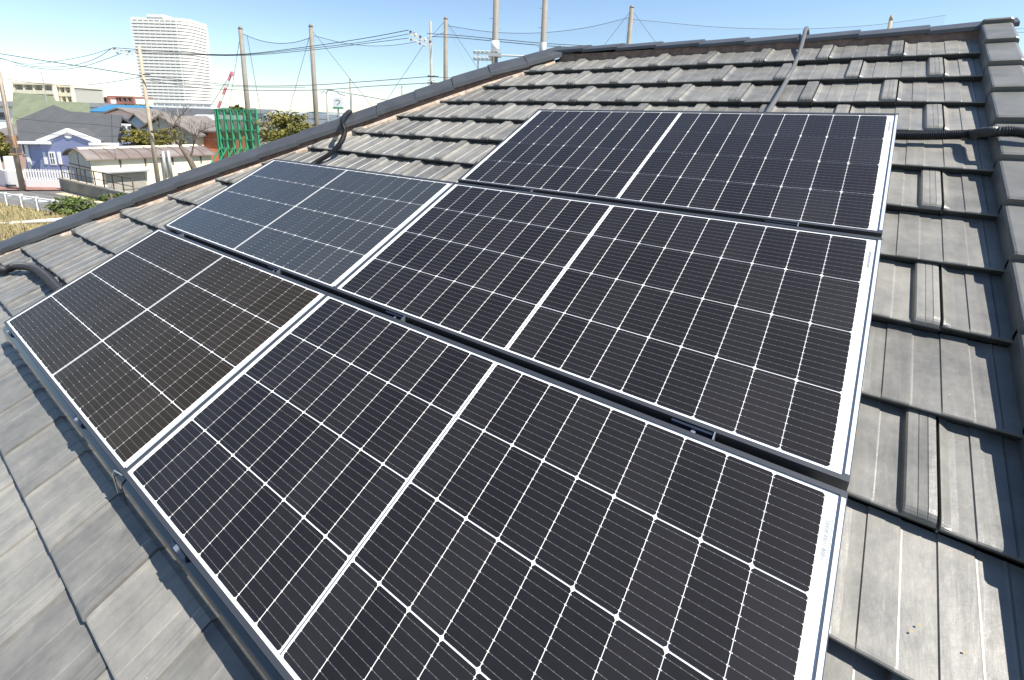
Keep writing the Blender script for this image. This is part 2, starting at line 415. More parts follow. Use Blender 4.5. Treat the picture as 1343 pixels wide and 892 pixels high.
specs = [('E', (0, 0), 'solar panel nearest the camera, cut off by the bottom edge'),
         ('D', (-SU, 0), 'solar panel with painted brown reflection at bottom left of the array above the glossy black skirt'),
         ('B', (0, SV), 'middle row solar panel between the topmost panel and the nearest panel'),
         ('C', (-SU, SV), 'bluish sky-reflecting solar panel at upper left of the array beside the hip ridge'),
         ('A', (-.0012, 2 * SV), 'solar panel alone in the top row, closest to the horizontal roof ridge')]
p0 = make_panel(CELL)
for i, (k, (u, v), lab) in enumerate(specs):
    o = p0 if i == 0 else copy_tree(p0)
    o.location = PW(u, v, 0); tag(o, lab, 'solar panel', 'solar panels mounted on the tiled roof')
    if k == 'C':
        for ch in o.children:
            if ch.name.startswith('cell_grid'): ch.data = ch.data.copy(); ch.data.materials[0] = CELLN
    if k == 'D':
        for ch in o.children:
            if ch.name.startswith('cell_grid'): ch.data = ch.data.copy(); ch.data.materials[0] = CELLB
# joint cover between neighbouring panels: none, the frames nearly touch
# mounting rails and clamps
def rail(u0, u1, v, label):
    r_ = empty('mounting_rail', PW((u0 + u1) / 2, v, -.1)); tag(r_, label, 'rail', 'black mounting rails under the panels')
    mb = MB(); f_ = lambda p: PW(*p)
    mb.box((u0, v - .03, -.058), (u1, v + .03, -.040), f_); part('rail_bar', mb, RAIL, r_)
    uu = u0 + .15
    while uu < u1:
        mb = MB(); mb.box((uu - .03, v - .05, -.115), (uu + .03, v + .05, -.103), f_); mb.box((uu - .02, v - .02, -.104), (uu + .02, v + .02, -.057), f_); part('roof_bracket', mb, RAIL, r_); uu += .62
rail(-SU, 1.33, .0205, 'black rail seen through the gap below the middle row of panels')
rail(0, 1.50, .8088, 'black rail in the gap below the topmost solar panel')
rail(-SU + .05, 1.5, -.725, 'black rail behind the glossy skirt of the lowest panel row')
rail(-SU + .05, -.05, 1.575 - SV + .775 - .79, 'black rail under the top edge of the bluish upper left panel') if False else None
def clamp(u, v, label, endc=False):
    c = empty('panel_clamp', PW(u, v, -.03)); tag(c, label, 'clamp', 'clamps holding the solar panels')
    f_ = lambda p: PW(u + p[0], v + p[1], p[2])
    mb = MB(); mb.box((-.045, -.0095, -.024), (.045, .0095, -.016), f_); mb.box((-.045, .003, -.016), (.045, .0095, -.004), f_); part('clamp_plate', mb, CLAMP, c)
    mb = MB(); q = PW(u + .004, v - .002, -.016); mb.tube([q, q + NR * .007], .0052, 6); part('bolt', mb, STEEL, c)
    mb = MB(); mb.box((.045, -.0095, -.020), (.0475, .0095, .0015), f_); part('earthing_tooth', mb, STEEL, c)
vg1, vg2 = .0205, .8088
clamp(.338, vg1, 'clamp in the gap below the middle right panel, left of the two there')
clamp(1.30, vg1, 'large looking clamp with one pale bolt, nearest the camera in the lower gap')
clamp(-.422, vg1, 'clamp in the gap below the bluish panel, right of the two there')
clamp(-1.373, vg1, 'clamp in the gap below the bluish panel, at its far left corner')
clamp(.364, vg2, 'clamp under the topmost panel, left of the two in the upper gap')
clamp(1.33, vg2, 'clamp under the topmost panel, right of the two in the upper gap')
def edgeclip(u, v, s, label):
    c = empty('edge_clip', PW(u, v, -.02)); tag(c, label, 'clip', 'clips along the outer panel edges')
    f_ = lambda p: PW(u + p[0], v + s * p[1], p[2])
    mb = MB(); mb.box((-.035, 0, -.034), (.035, .012, -.006), f_); part('clip_body', mb, CLAMP, c)
    mb = MB(); mb.box((-.012, .002, -.0055), (.004, .011, -.001), f_); part('clip_screw', mb, STEEL, c)
vb_ = -HT - FW
edgeclip(-1.47, vb_, -1, 'small pale clip on the lower edge of the brown panel, by its left corner')
edgeclip(-.42, vb_, -1, 'small pale clip on the lower edge of the brown panel, right of its middle')
edgeclip(.372, vb_, -1, 'small pale clip on the lower edge of the nearest panel')
edgeclip(-1.25, SV + FW, 1, 'dark clip on the upper edge of the bluish panel beside the hip conduit')
edgeclip(-.42, SV + FW, 1, 'dark clip on the upper edge of the bluish panel, toward the top panel')
edgeclip(.36, 2 * SV + FW, 1, 'dark clip on the upper edge of the topmost panel, left one')
edgeclip(1.27, 2 * SV + FW, 1, 'dark clip on the upper edge of the topmost panel, right of the grey conduit')
# skirt
sk = empty('panel_skirt', PW(0, -.78, -.1)); tag(sk, 'glossy black eave skirt along the lowest edge of the solar array', 'skirt')
for a_, b_ in ((-SU - FW, -.006), (.002, 1.58)):
    mb = MB(); f_ = lambda p: PW(*p)
    pr = [(vb_ - .0005, -.022), (vb_ - .004, -.020), (vb_ - .018, -.024), (vb_ - .023, -.030), (vb_ - .050, -.094), (vb_ - .046, -.097), (vb_ - .019, -.034), (vb_ - .0005, -.028)]
    mb.prism([PW(a_, y, z) for y, z in pr], Vector((b_ - a_, 0, 0))); fixn(part('skirt_panel', mb, SKIRT, sk))
mb = MB(); a_ = -.02
mb.tube([PW(a_ + .015, vb_ - .002, -.004), PW(a_ - .035, vb_ - .01, -.006), PW(a_ - .045, vb_ - .02, -.02), PW(a_ - .045, vb_ - .045, -.08)], .0018, 6)
o = fixn(mb.build('earthing_wire', STEEL, None)); tag(o, 'thin pale earthing wire hanging over the skirt between the two lower panels', 'wire')

# ================================================================== CONDUITS
def conduit(name, pts, r0, m, label, ribbed=True, group=None, seg=14, pitch=.006):
    c = smoothcurve(pts, 24); L_ = [0]
    for i in range(1, len(c)): L_.append(L_[-1] + (c[i] - c[i - 1]).length)
    if ribbed:
        n = int(L_[-1] / (pitch / 4)); out = []; rad = []; j = 0
        for i in range(n + 1):
            s = L_[-1] * i / n
            while j < len(c) - 2 and L_[j + 1] < s: j += 1
            t = (s - L_[j]) / max(1e-9, L_[j + 1] - L_[j]); out.append(c[j].lerp(c[j + 1], min(1, t))); rad.append(r0 * (1 if i % 4 in (0, 1) else .86))
    else: out = c; rad = r0
    mb = MB(); mb.tube(out, rad, seg); o = mb.build(name, m, None, smooth=not ribbed); tag(o, label, 'conduit', group); return o
conduit('flexible_conduit', [on_roof(996, 165, -.088), on_roof(1007, 147, -.084), on_roof(1023, 121, -.076), on_y(1037.5, 95, 2.12), on_y(1048, 70, 2.30), on_y(1053.5, 51, 2.44), on_y(1056.5, 39, 2.54), on_y(1058.5, 36, 2.61) + Vector((.0, .02, -.006)), on_y(1056, 38, 2.60) + Vector((.01, .12, -.05)), on_y(1056, 38, 2.60) + Vector((.02, .22, -.18)), on_y(1056, 38, 2.60) + Vector((.02, .3, -.3))],
        .0112, CORR, 'smooth grey conduit rising from the top panel over the horizontal ridge', False)
conduit('flexible_conduit', [on_roof(1135, 178, -.092), on_roof(1175, 178, -.089), on_roof(1210, 178, -.086), on_roof(1248, 177, -.084), on_roof(1274, 176, -.078), on_roof(1291, 174, -.045), on_roof(1308, 173, -.017), on_roof(1330, 173, -.014), on_roof(1352, 177, -.016), on_roof(1372, 190, -.04), on_roof(1380, 230, -.12)],
        .0180, CORRB, 'black corrugated conduit crossing the verge tiles beside the top panel', True)
conduit('flexible_conduit', [PW(-3.25, -.62, -.02) , on_roof(0, 352, -.070), on_roof(22, 349, -.070), on_roof(42, 351, -.070), on_roof(58, 361, -.070), on_roof(76, 379, -.070), on_roof(110, 410, -.070)],
        .025, CORRB, 'black conduit bending out from under the brown panel at the far left', True)
cap = Lh(1.37) + pout * .10 + UPZ * .15
conduit('flexible_conduit', [on_roof(395, 226, -.09), on_roof(415, 213, -.085), on_roof(434, 201, -.07), on_roof(447, 187, -.04), on_roof(452, 172, .0), on_roof(449, 158, .045), cap + UPZ * .01, cap + pout * .09 + UPZ * -.02, cap + pout * .2 + UPZ * -.09, cap + pout * .3 + UPZ * -.2],
        .0175, CORRB, 'black conduit arching from the bluish panel over the hip ridge', True)
# small debris
mb = MB()
for (px, py) in ((1262, 856), (1203, 820), (1193, 829), (1343 - 60, 700)):
    p = on_roof(px, py, H0 + .0285)
    mb.poly([p, p + Vector((.004, .001, .001)), p + Vector((.005, .004, .003)), p + Vector((.001, .003, .002))])
o = mb.build('dry_leaf_scrap', LEAF_DRY); tag(o, 'tiny dry leaf scraps lying on the tiles at lower right', 'leaf scraps', kind='stuff')
# ================================================================== GROUND AND BACKGROUND
CX_ = Vector((MW[0][0], MW[1][0], 0)).normalized(); FH = Vector((MW[0][2], MW[1][2], 0)).normalized()
class Fr:                                             # a vertical plane with its own depth axis
    def __init__(s, px, py, zd, yaw=0):
        d = ray(px, py); O = CAM + d * (zd / d.dot(FH)); s.O = Vector((O.x, O.y, GZ))
        s.r = (CX_ * math.cos(R(yaw)) + FH * math.sin(R(yaw))); s.b = (FH * math.cos(R(yaw)) - CX_ * math.sin(R(yaw)))
    def L(s, px, py, back=0):
        p = on_plane(px, py, s.O + s.b * back, s.b) - s.O; return p.dot(s.r), p.z
    def W(s, r, b, z): return s.O + s.r * r + s.b * b + Vector((0, 0, z))
    def poly(s, pix, back=0): return [s.W(*(lambda q: (q[0], back, q[1]))(s.L(x, y, back))) for x, y in pix]
def at_zd(px, py, zd):
    d = ray(px, py); return CAM + d * (zd / d.dot(FH))
GRASS = mat('dry_grass_soil', (.30, .23, .10), .95, c2=(.13, .13, .05), scale=.9, bump=.6, detail=8)
EARTH = mat('town_ground', (.24, .235, .22), .95, c2=(.13, .14, .10), scale=.05, detail=8)
ASPH = mat('asphalt', (.13, .125, .12), .9, var=.15, scale=2)
REDP = mat('red_paving', (.22, .115, .095), .9, var=.15, scale=2)
PAINT = mat('white_paint', (.75, .75, .72), .7)
WHITE = mat('white_wall_paint', (.78, .77, .74), .7)
CREAM = mat('cream_render', (.68, .62, .47), .85, var=.06, scale=1)
BLUEW = mat('blue_siding', (.16, .20, .42), .7)
def siding(name, c, pitch):
    m = mat(name, c, .7); t = m.node_tree; b = t.nodes['Principled BSDF']
    tc = t.nodes.new('ShaderNodeTexCoord'); sx = t.nodes.new('ShaderNodeSeparateXYZ'); t.links.new(tc.outputs['Object'], sx.inputs[0])
    a = t.nodes.new('ShaderNodeMath'); a.operation = 'MULTIPLY'; a.inputs[1].default_value = 1 / pitch; t.links.new(sx.outputs[2], a.inputs[0])
    f = t.nodes.new('ShaderNodeMath'); f.operation = 'FRACT'; t.links.new(a.outputs[0], f.inputs[0])
    bp = t.nodes.new('ShaderNodeBump'); bp.inputs['Distance'].default_value = .04; bp.inputs['Strength'].default_value = 1; t.links.new(f.outputs[0], bp.inputs['Height']); t.links.new(bp.outputs[0], b.inputs['Normal'])
    return m
BLUEW = siding('blue_siding', (.33, .37, .58), .25)
GREYR = mat('grey_slate_roof', (.075, .078, .082), .75, var=.12, scale=1.2)
OLIVE = mat('olive_roof', (.17, .19, .12), .8, c2=(.12, .14, .09), scale=.8, detail=7)
BROWNR = mat('brown_grey_roof', (.16, .14, .125), .8, var=.2, scale=1)
BLUER = mat('blue_metal_roof', (.04, .17, .30), .5, var=.1, scale=1)
RUST = mat('rusty_sheet_roof', (.24, .215, .20), .55, c2=(.13, .09, .075), scale=.6, detail=7)
ORANGE = mat('orange_brick', (.50, .17, .09), .9, var=.15, scale=4)
REDB = mat('far_red_brick', (.30, .13, .10), .9, var=.1, scale=.5)
TOWERW = mat('tower_white', (.74, .725, .685), .7)
RECESS = mat('balcony_recess', (.36, .35, .31), .8)
GLASS = mat('window_glass', (.06, .075, .09), .12)
CONC = mat('weathered_concrete', (.30, .28, .24), .9, c2=(.18, .165, .14), scale=1.5, bump=.2)
POLE = mat('concrete_pole', (.30, .28, .24), .85, var=.1, scale=3)
POLED = mat('steel_pole', (.20, .18, .15), .7, var=.12, scale=2)
WOODP = mat('brown_pole', (.36, .30, .22), .85, var=.15, scale=2)
WIRE = mat('wire_black', (.045, .048, .055), .6)
INSUL = mat('pale_insulator', (.65, .64, .60), .4)
GREEN = mat('green_frame', (.03, .24, .11), .6)
LEAF1 = mat('leaf_olive', (.12, .12, .025), .75, c2=(.045, .065, .018), scale=.8)
LEAF2 = mat('leaf_yellow_green', (.20, .17, .03), .75, c2=(.09, .095, .02), scale=.8)
LEAF3 = mat('leaf_bright', (.13, .17, .035), .75, c2=(.05, .085, .02), scale=1.2)
BARK = mat('bark', (.12, .095, .07), .95, var=.3, scale=5, bump=.4)
REED = mat('dry_reed', (.40, .33, .18), .9, c2=(.22, .18, .09), scale=3)
HILL = mat('far_hill', (.10, .15, .15), .95, var=.2, scale=.02)
GREYM = mat('grey_metal', (.42, .43, .43), .5, .4)
BROWNF = mat('brown_railing', (.10, .065, .045), .7)
TILEROOFS = [mat('roof_grey', (.12, .125, .13), .8, var=.15, scale=1), mat('roof_brown', (.17, .125, .10), .8, var=.15, scale=1), mat('roof_pale', (.33, .34, .34), .8, var=.1, scale=1), mat('roof_green', (.10, .15, .12), .8)]
NET = net_material('golf_net', (.16, .26, .34), .20)
NETG = net_material('green_net', (.03, .22, .10), .38)

# ground sheet, slope, road
mb = MB(); mb.poly([(-4500, -4500, GZ), (4500, -4500, GZ), (4500, 4500, GZ), (-4500, 4500, GZ)]); o = mb.build('ground', EARTH); tag(o, kind='structure')
def sheet(name, pix, dz, m):
    mb = MB(); mb.poly([at_z(x, y, GZ + dz) for x, y in pix]); o = mb.build(name, m)
    if o.data.polygons[0].normal.z < 0: o.data.flip_normals()
    tag(o, kind='structure'); return o
sheet('grass_verge', [(-200, 258), (0, 266), (75, 279), (112, 292), (230, 330), (-60, 470)], .006, GRASS)
sheet('road', [(-160, 246), (80, 247.6), (82, 252), (180, 266), (260, 292), (112, 292), (75, 279), (0, 266), (-200, 258)], .010, ASPH)
sheet('pavement', [(-160, 241), (90, 243), (84, 249.5), (-160, 248)], .10, REDP)
for pix in ([(12, 255), (30, 254.3), (28, 256.8), (8, 257.4)], [(24, 259), (44, 258), (50, 260.5), (30, 261.5)], [(44, 262.2), (64, 261), (70, 263.5), (52, 265)]):
    sheet('road_marking', pix, .014, PAINT)
sheet('road_marking', [(72, 254), (84, 252.8), (136, 265), (132, 266.6)], .0145, mat('yellow_line', (.62, .52, .30), .8))
# dry tufts
mb = MB(); rr = random.Random(5)
for i in range(2600):
    px, py = rr.uniform(-30, 120), rr.uniform(268, 330)
    if py < 268 + px * .17: continue
    p = at_z(px, py, GZ); h = rr.uniform(.15, .55); a = rr.uniform(0, 6.28); t = Vector((math.cos(a), math.sin(a), 0)); l = Vector((rr.uniform(-.25, .25), rr.uniform(-.25, .25), 0))
    mb.poly([p - t * .025, p + t * .025, p + l + Vector((0, 0, h))])
o = mb.build('dry_grass', REED); tag(o, 'tangled dry yellow grass beside the road below the hip ridge', 'grass', kind='stuff')

# ---- foliage helpers
def leaves(mb, c, rad, n, size, rr, flat=.0, clumps=14):
    cl = []
    for i in range(clumps):
        while True:
            q = Vector((rr.uniform(-1, 1), rr.uniform(-1, 1), rr.uniform(-1, 1)))
            if .25 < q.length < 1: break
        cl.append((Vector((q.x * rad[0], q.y * rad[1], q.z * rad[2])) * .82, rr.uniform(.22, .42)))
    for i in range(n):
        q, s = rr.choice(cl)
        d = Vector((rr.gauss(0, 1), rr.gauss(0, 1), rr.gauss(0, .7))).normalized() * (rr.random() ** .5) * s
        p = c + q + Vector((d.x * rad[0], d.y * rad[1], d.z * rad[2]))
        a = Vector((rr.gauss(0, 1), rr.gauss(0, 1), rr.gauss(0, .6))).normalized(); b = a.cross(Vector((rr.gauss(0, 1), rr.gauss(0, 1), rr.gauss(0, 1)))).normalized()
        z = size * rr.uniform(.6, 1.3); mb.poly([p - a * z, p + b * z * .5, p + a * z, p - b * z * .5])
def tree(name, label, base_px, zd, cy, ry_px, rx_px, n, size, m, cat='tree', seed=1, flat=1, group=None, clumps=14):
    rr = random.Random(seed); c = at_zd(base_px, cy, zd); k = zd / F
    t = empty(name, (c.x, c.y, GZ)); tag(t, label, cat, group)
    mb = MB(); leaves(mb, c, (rx_px * k, rx_px * k, ry_px * k), n, size, rr, clumps=clumps); part('crown', mb, m, t)
    mb = MB(); h = c.z - GZ
    mb.tube([(c.x, c.y, GZ), (c.x + .1, c.y, GZ + h * .5), (c.x, c.y, c.z + ry_px * k * .5)], [.16, .12, .05], 8)
    for i in range(7):
        a = rr.uniform(0, 6.28); z0 = GZ + h * rr.uniform(.6, .95); e = Vector((math.cos(a) * rx_px * k * .7, math.sin(a) * rx_px * k * .7, rr.uniform(0, ry_px * k * .6)))
        p = Vector((c.x, c.y, z0)); mb.tube([p, p + e * .5 + Vector((0, 0, .1)), p + e], [.06, .04, .015], 6)
    part('trunk', mb, BARK, t, True); return t
tree('conifer_tree', 'olive green conifer with spreading boughs beside the second net pole', 380, 40, 172, 25, 36, 6500, .13, LEAF2, seed=4, clumps=46)
tree('round_tree', 'yellow green tree behind the rusty roofed shed, beside the leaning pole', 200, 46, 181, 14, 36, 4200, .15, LEAF2, seed=5, clumps=34)
tree('leafy_tree', 'dark green tree in front of the white tower base', 183, 120, 141, 5.5, 12, 500, .35, LEAF1, seed=6)
tree('leafy_tree', 'small green tree peeping over the green net frame', 313, 120, 143, 5, 10, 400, .35, LEAF1, seed=7)
tree('shrub', 'leafy shrub on the verge in front of the concrete wall', 92, 30, 270, 16, 26, 2200, .09, LEAF3, 'shrub', seed=8, clumps=22)
tree('shrub', 'small sprawling shrub right at the foot of the concrete wall railing', 146, 31, 258, 8, 15, 900, .08, LEAF3, 'shrub', seed=9)
tree('shrub', 'low green shrub by the foot of the bare tree', 285, 34, 228, 5, 18, 700, .08, LEAF3, 'shrub', seed=10)
tree('shrub', 'reddish brown shrub at the far left behind the white wall', 4, 45, 196, 24, 11, 1500, .14, LEAF2, 'shrub', seed=11)
# bare tree
rr = random.Random(21)
b0 = at_zd(268, 245, 33); t = empty('bare_tree', (b0.x, b0.y, GZ)); tag(t, 'leafless leaning tree beside the rusty roofed shed', 'tree')
mb = MB(); tr_ = [at_zd(268, 246, 33), at_zd(258, 228, 33), at_zd(248, 208, 33), at_zd(237, 192, 33)]; tr_[0].z = min(tr_[0].z, GZ + .0)
mb.tube(tr_, [.26, .2, .17, .12], 8); part('trunk', mb, BARK, t, True)
mb = MB()
def br(p, d, l, r, n):
    q = p + d * l; mb.tube([p, (p + q) / 2 + Vector((rr.uniform(-.1, .1), rr.uniform(-.1, .1), rr.uniform(-.05, .1))) * l, q], [r, r * .75, r * .5], 5)
    if n:
        for i in range(rr.choice((2, 3, 3))):
            e = (d + Vector((rr.uniform(-.8, .8), rr.uniform(-.8, .8), rr.uniform(-.4, .7)))).normalized(); br(q, e, l * rr.uniform(.6, .85), r * .55, n - 1)
br(tr_[3], (at_zd(215, 165, 33) - tr_[3]).normalized(), 1.0, .10, 4)
br(tr_[2], (at_zd(262, 165, 33) - tr_[2]).normalized(), 1.0, .08, 4)
br(tr_[3], (at_zd(240, 160, 33) - tr_[3]).normalized(), .9, .08, 4)
part('branches', mb, BARK, t)

# ---- houses
def wall_part(mbx, f, pix, depth, m, t, name='wall', back=0):
    mb = MB(); P = f.poly(pix, back); mb.prism(P, f.b * depth); return fixn(part(name, mb, m, t))
def bx_part(f, r0, r1, b0, b1, z0, z1, m, t, name):
    mb = MB(); mb.box((r0, b0, z0), (r1, b1, z1), lambda p: f.W(p.x, p.y, p.z)); return fixn(part(name, mb, m, t))
def window(f, x0, y0, x1, y1, t, back=0, frame=WHITE, fw=.09, mull=1, trans=1):
    """window whose outer size is read from the facade; frame with a pane and bars"""
    r0, z1 = f.L(x0, y0, back); r1, z0 = f.L(x1, y1, back)
    w_ = bx_part(f, r0, r1, back - .05, back - .004, z0, z1, frame, t, 'window')
    mb = MB(); mb.box((r0 + fw, back - .058, z0 + fw), (r1 - fw, back - .050, z1 - fw), lambda p: f.W(p.x, p.y, p.z)); pn = fixn(part('pane', mb, GLASS, t)); pn.parent = w_; pn.location = (0, 0, 0)
    if mull or trans:
        mb = MB()
        for i in range(mull): x = r0 + (r1 - r0) * (i + 1) / (mull + 1); mb.box((x - .03, back - .07, z0 + fw), (x + .03, back - .058, z1 - fw), lambda p: f.W(p.x, p.y, p.z))
        for i in range(trans): z = z0 + (z1 - z0) * (i + 1) / (trans + 1); mb.box((r0 + fw, back - .071, z - .03), (r1 - fw, back - .0585, z + .03), lambda p: f.W(p.x, p.y, p.z))
        if mb.v: bb = fixn(part('glazing_bars', mb, frame, t)); bb.parent = w_; bb.location = (0, 0, 0)
    return w_
def gable_house(name, label, f, r0, r1, dep, zb, ze, zr, wm, rm, ridge='r', over=.5, wins=(), group=None, cat='house'):
    c = f.W((r0 + r1) / 2, dep / 2, 0); t = empty(name, (c.x, c.y, GZ)); tag(t, label, cat, group)
    o_ = over; mb = MB()
    if ridge == 'r':
        P = [f.W(r0, 0, GZ * 0), f.W(r0, 0, ze), f.W(r0, dep / 2, zr - .12), f.W(r0, dep, ze), f.W(r0, dep, 0)]; mb.prism(P, f.r * (r1 - r0)); part('wall', mb, wm, t)
        mb = MB(); s_ = (zr - ze) / (dep / 2); P = [f.W(r0 - o_, -o_, ze - o_ * s_), f.W(r0 - o_, dep / 2, zr), f.W(r0 - o_, dep + o_, ze - o_ * s_), f.W(r0 - o_, dep + o_, ze - o_ * s_ + .18), f.W(r0 - o_, dep / 2, zr + .2), f.W(r0 - o_, -o_, ze - o_ * s_ + .18)]
        mb.prism(P, f.r * (r1 - r0 + 2 * o_)); rf = part('roof', mb, rm, t)
    else:
        m_ = (r0 + r1) / 2; P = [f.W(r0, 0, 0), f.W(r0, 0, ze), f.W(m_, 0, zr - .12), f.W(r1, 0, ze), f.W(r1, 0, 0)]; mb.prism(P, f.b * dep); part('wall', mb, wm, t)
        mb = MB(); s_ = (zr - ze) / ((r1 - r0) / 2); P = [f.W(r0 - o_, -o_, ze - o_ * s_), f.W(m_, -o_, zr), f.W(r1 + o_, -o_, ze - o_ * s_), f.W(r1 + o_, -o_, ze - o_ * s_ + .18), f.W(m_, -o_, zr + .2), f.W(r0 - o_, -o_, ze - o_ * s_ + .18)]
        mb.prism(P, f.b * (dep + 2 * o_)); rf = part('roof', mb, rm, t)
    for o in t.children: fixn(o)
    for (a, b, c_, d) in wins:                         # fractions along the front
        x0 = r0 + (r1 - r0) * a; x1 = r0 + (r1 - r0) * b; w_ = bx_part(f, x0, x1, -.06, -.003, c_, d, WHITE, t, 'window')
        mb = MB(); mb.box((x0 + .1, -.075, c_ + .1), (x1 - .1, -.06, d - .1), lambda p: f.W(p.x, p.y, p.z)); pn = fixn(part('pane', mb, GLASS, t)); pn.parent = w_; pn.location = (0, 0, 0)
    return t

# blue house
f = Fr(85, 243, 43, 0)
t = empty('blue_house', f.W(0, 3, 0)); tag(t, 'blue clapboard house with dark grey gable roof and white trim behind a picket fence', 'house')
def zl(px, py, back=0): return f.L(px, py, back)
wall_part(None, f, [(33, 189), (60, 187), (88, 172), (122, 188), (150, 190), (150, 262), (37, 262)], 3.0, BLUEW, t)
# main roof plane rises behind the eave
rE = f.L(24, 187.5)[0]; zE = f.L(60, 187)[1]; pit = R(36)
rn = (f.b * math.sin(pit) - UPZ * math.cos(pit)); rP = f.W(0, -.45, zE)
pixroof = [(24, 186.5), (21, 158), (70, 137.5), (91, 146), (160, 151), (153, 189)]
P = [on_plane(x, y, rP, rn) for x, y in pixroof]
mb = MB(); mb.prism(P, UPZ * -.22); fixn(part('roof', mb, GREYR, t))
# rear slope and closing walls under the roof
mb = MB(); bk = f.b * 7
q = [P[1], P[2], P[3], P[4]]; mb.prism([P[2] - UPZ * .1, P[3] - UPZ * .1, P[3] + bk - UPZ * 4, P[2] + bk - UPZ * 4], UPZ * -.2)
mb.prism([P[3] - UPZ * .1, P[4] - UPZ * .1, P[4] + bk - UPZ * 4, P[3] + bk - UPZ * 4], UPZ * -.21); fixn(part('rear_roof', mb, GREYR, t))
wall_part(None, f, [(147, 163), (158, 162), (167, 240), (152, 240)], 1.0, BLUEW, t, 'side_wall', 3.0)
wall_part(None, f, [(146, 162), (166, 163), (166, 165.5), (146, 164.5)], .5, WHITE, t, 'side_eave', 2.4)
wall_part(None, f, [(159, 164), (163, 164), (168, 235), (164, 235)], .3, WHITE, t, 'corner_board', 2.9)
def band(f, pts, wd, m, t, name, back=0, dep=.35):
    mb = MB(); P = [f.W(a[0], back, a[1]) for a in (f.L(x, y, back) for x, y in pts)]
    for a, b in zip(P[:-1], P[1:]): mb.bar(a, b, dep, wd)
    return fixn(part(name, mb, m, t))
band(f, [(49, 186.5), (88, 171), (131, 187)], .36, WHITE, t, 'gable_trim', -.68, .12)
band(f, [(23, 187), (65, 187.5)], .22, WHITE, t, 'eave_board', -.82); band(f, [(118, 189), (153, 189.5)], .22, WHITE, t, 'eave_board', -.82)
mb = MB(); mb.prism(f.poly([(53, 186.5), (88, 172.5), (127, 187), (127, 262), (53, 262)], -.60), f.b * .59); fixn(part('gable_wing', mb, BLUEW, t))
mb = MB(); g0 = f.poly([(88.5, 172), (50, 187.5), (51, 185), (88.5, 169.5), (130, 186), (131, 188)], -.4)
apex = f.poly([(88.5, 170.2)], -.66)[0]; le = f.poly([(49, 186)], -.66)[0]; re_ = f.poly([(131, 187)], -.66)[0]
mb.prism([le, apex, apex + UPZ * .12, le + UPZ * .12], f.b * 2.5); mb.prism([apex, re_, re_ + UPZ * .12, apex + UPZ * .12], f.b * 2.5); fixn(part('dormer_roof', mb, GREYR, t))
c = f.poly([(90, 177.5)], -.61)[0]; mb = MB(); mb.prism([c + f.r * .34 * math.cos(a) * 1.05 + UPZ * .27 * math.sin(a) for a in [i * math.pi / 10 for i in range(20)]], f.b * -.06); fixn(part('gable_vent', mb, WHITE, t))
band(f, [(34.5, 190), (41, 225)], .28, WHITE, t, 'corner_board', -.06, .1)
for xx in (56.5, 75.2): r0, z1 = f.L(xx, 199.5, -.6); r1, z0 = f.L(xx + 6.8, 215.5, -.6); bx_part(f, r0, r1, -.67, -.604, z0, z1, WHITE, t, 'shutter')
window(f, 63.5, 199, 75, 216.5, t, back=-.6, fw=.12)
# picket fence and white walls
f = Fr(60, 245, 39.5, 0)
t = empty('picket_fence', f.W(0, 0, 0)); tag(t, 'white picket fence on a low wall in front of the blue house', 'fence')
r0 = f.L(33, 235)[0]; r1 = f.L(99, 235)[0]; zt = f.L(60, 222.5)[1]; zw = f.L(60, 236.5)[1]
bx_part(f, r0, r1, 0, .2, 0, zw - 0, WHITE, t, 'base_wall')
mb = MB(); x = r0
while x < r1 - .1:
    mb.box((x, .04, zw + .003), (x + .10, .08, zt), lambda p: f.W(p.x, p.y, p.z)); x += .22
part('pickets', mb, WHITE, t)
mb = MB(); mb.box((r0, .081, zt - .22), (r1, .12, zt - .14), lambda p: f.W(p.x, p.y, p.z)); mb.box((r0, .081, zw + .1), (r1, .12, zw + .18), lambda p: f.W(p.x, p.y, p.z)); part('rails', mb, WHITE, t)
t = empty('garden_wall', f.W(r0 - 2, 0, 0)); tag(t, 'white rendered garden wall with letterbox slot at the far left', 'wall')
ra = f.L(-30, 235)[0]; rb = f.L(27, 235)[0]
bx_part(f, ra, f.L(0, 235)[0] - .1, .2, .5, 0, f.L(0, 206)[1], WHITE, t, 'wall_panel')
bx_part(f, f.L(1, 235)[0], rb, 0, .4, 0, f.L(10, 224)[1], WHITE, t, 'wall_panel')
bx_part(f, f.L(3, 235)[0], f.L(19, 235)[0], .45, .8, 0, f.L(10, 206)[1], WHITE, t, 'wall_panel')
bx_part(f, f.L(7, 235)[0], f.L(20, 235)[0], -.05, -.004, f.L(7, 244.5)[1], f.L(7, 241.8)[1], GLASS, t, 'vent_slot')
# shed
f = Fr(127, 262, 38, 54)
t = empty('storage_shed', f.W(4, 2, 0)); tag(t, 'low cream storage shed with rusty ribbed sheet roof and roller shutter', 'shed')
ze = f.L(127, 209)[1]; r1 = f.L(276, 204)[0]; DW = 5.6
apx = ze + .95
mb = MB(); mb.prism([f.W(0, 0, 0), f.W(0, 0, ze), f.W(0, DW * .5, ze + .8), f.W(0, DW, ze + .15), f.W(0, DW, 0)], f.r * r1); fixn(part('wall', mb, CREAM, t))
mb = MB(); mb.prism([f.W(-.012, .15, .3), f.W(-.012, .15, ze - .1), f.W(-.012, DW * .5, ze + .62), f.W(-.012, DW - .15, ze), f.W(-.012, DW - .15, .3)], f.r * -.03); fixn(part('end_panel', mb, mat('grey_corrugated_sheet', (.40, .41, .38), .7, var=.15, scale=2), t))
mb = MB(); mb.box((-.06, DW * .5 - .05, 0), (-.045, DW * .5 + .05, ze + .6), lambda p: f.W(p.x, p.y, p.z)); mb.box((-.06, 0, 1.9), (-.046, DW, 1.98), lambda p: f.W(p.x, p.y, p.z)); part('end_post', mb, BROWNF, t)
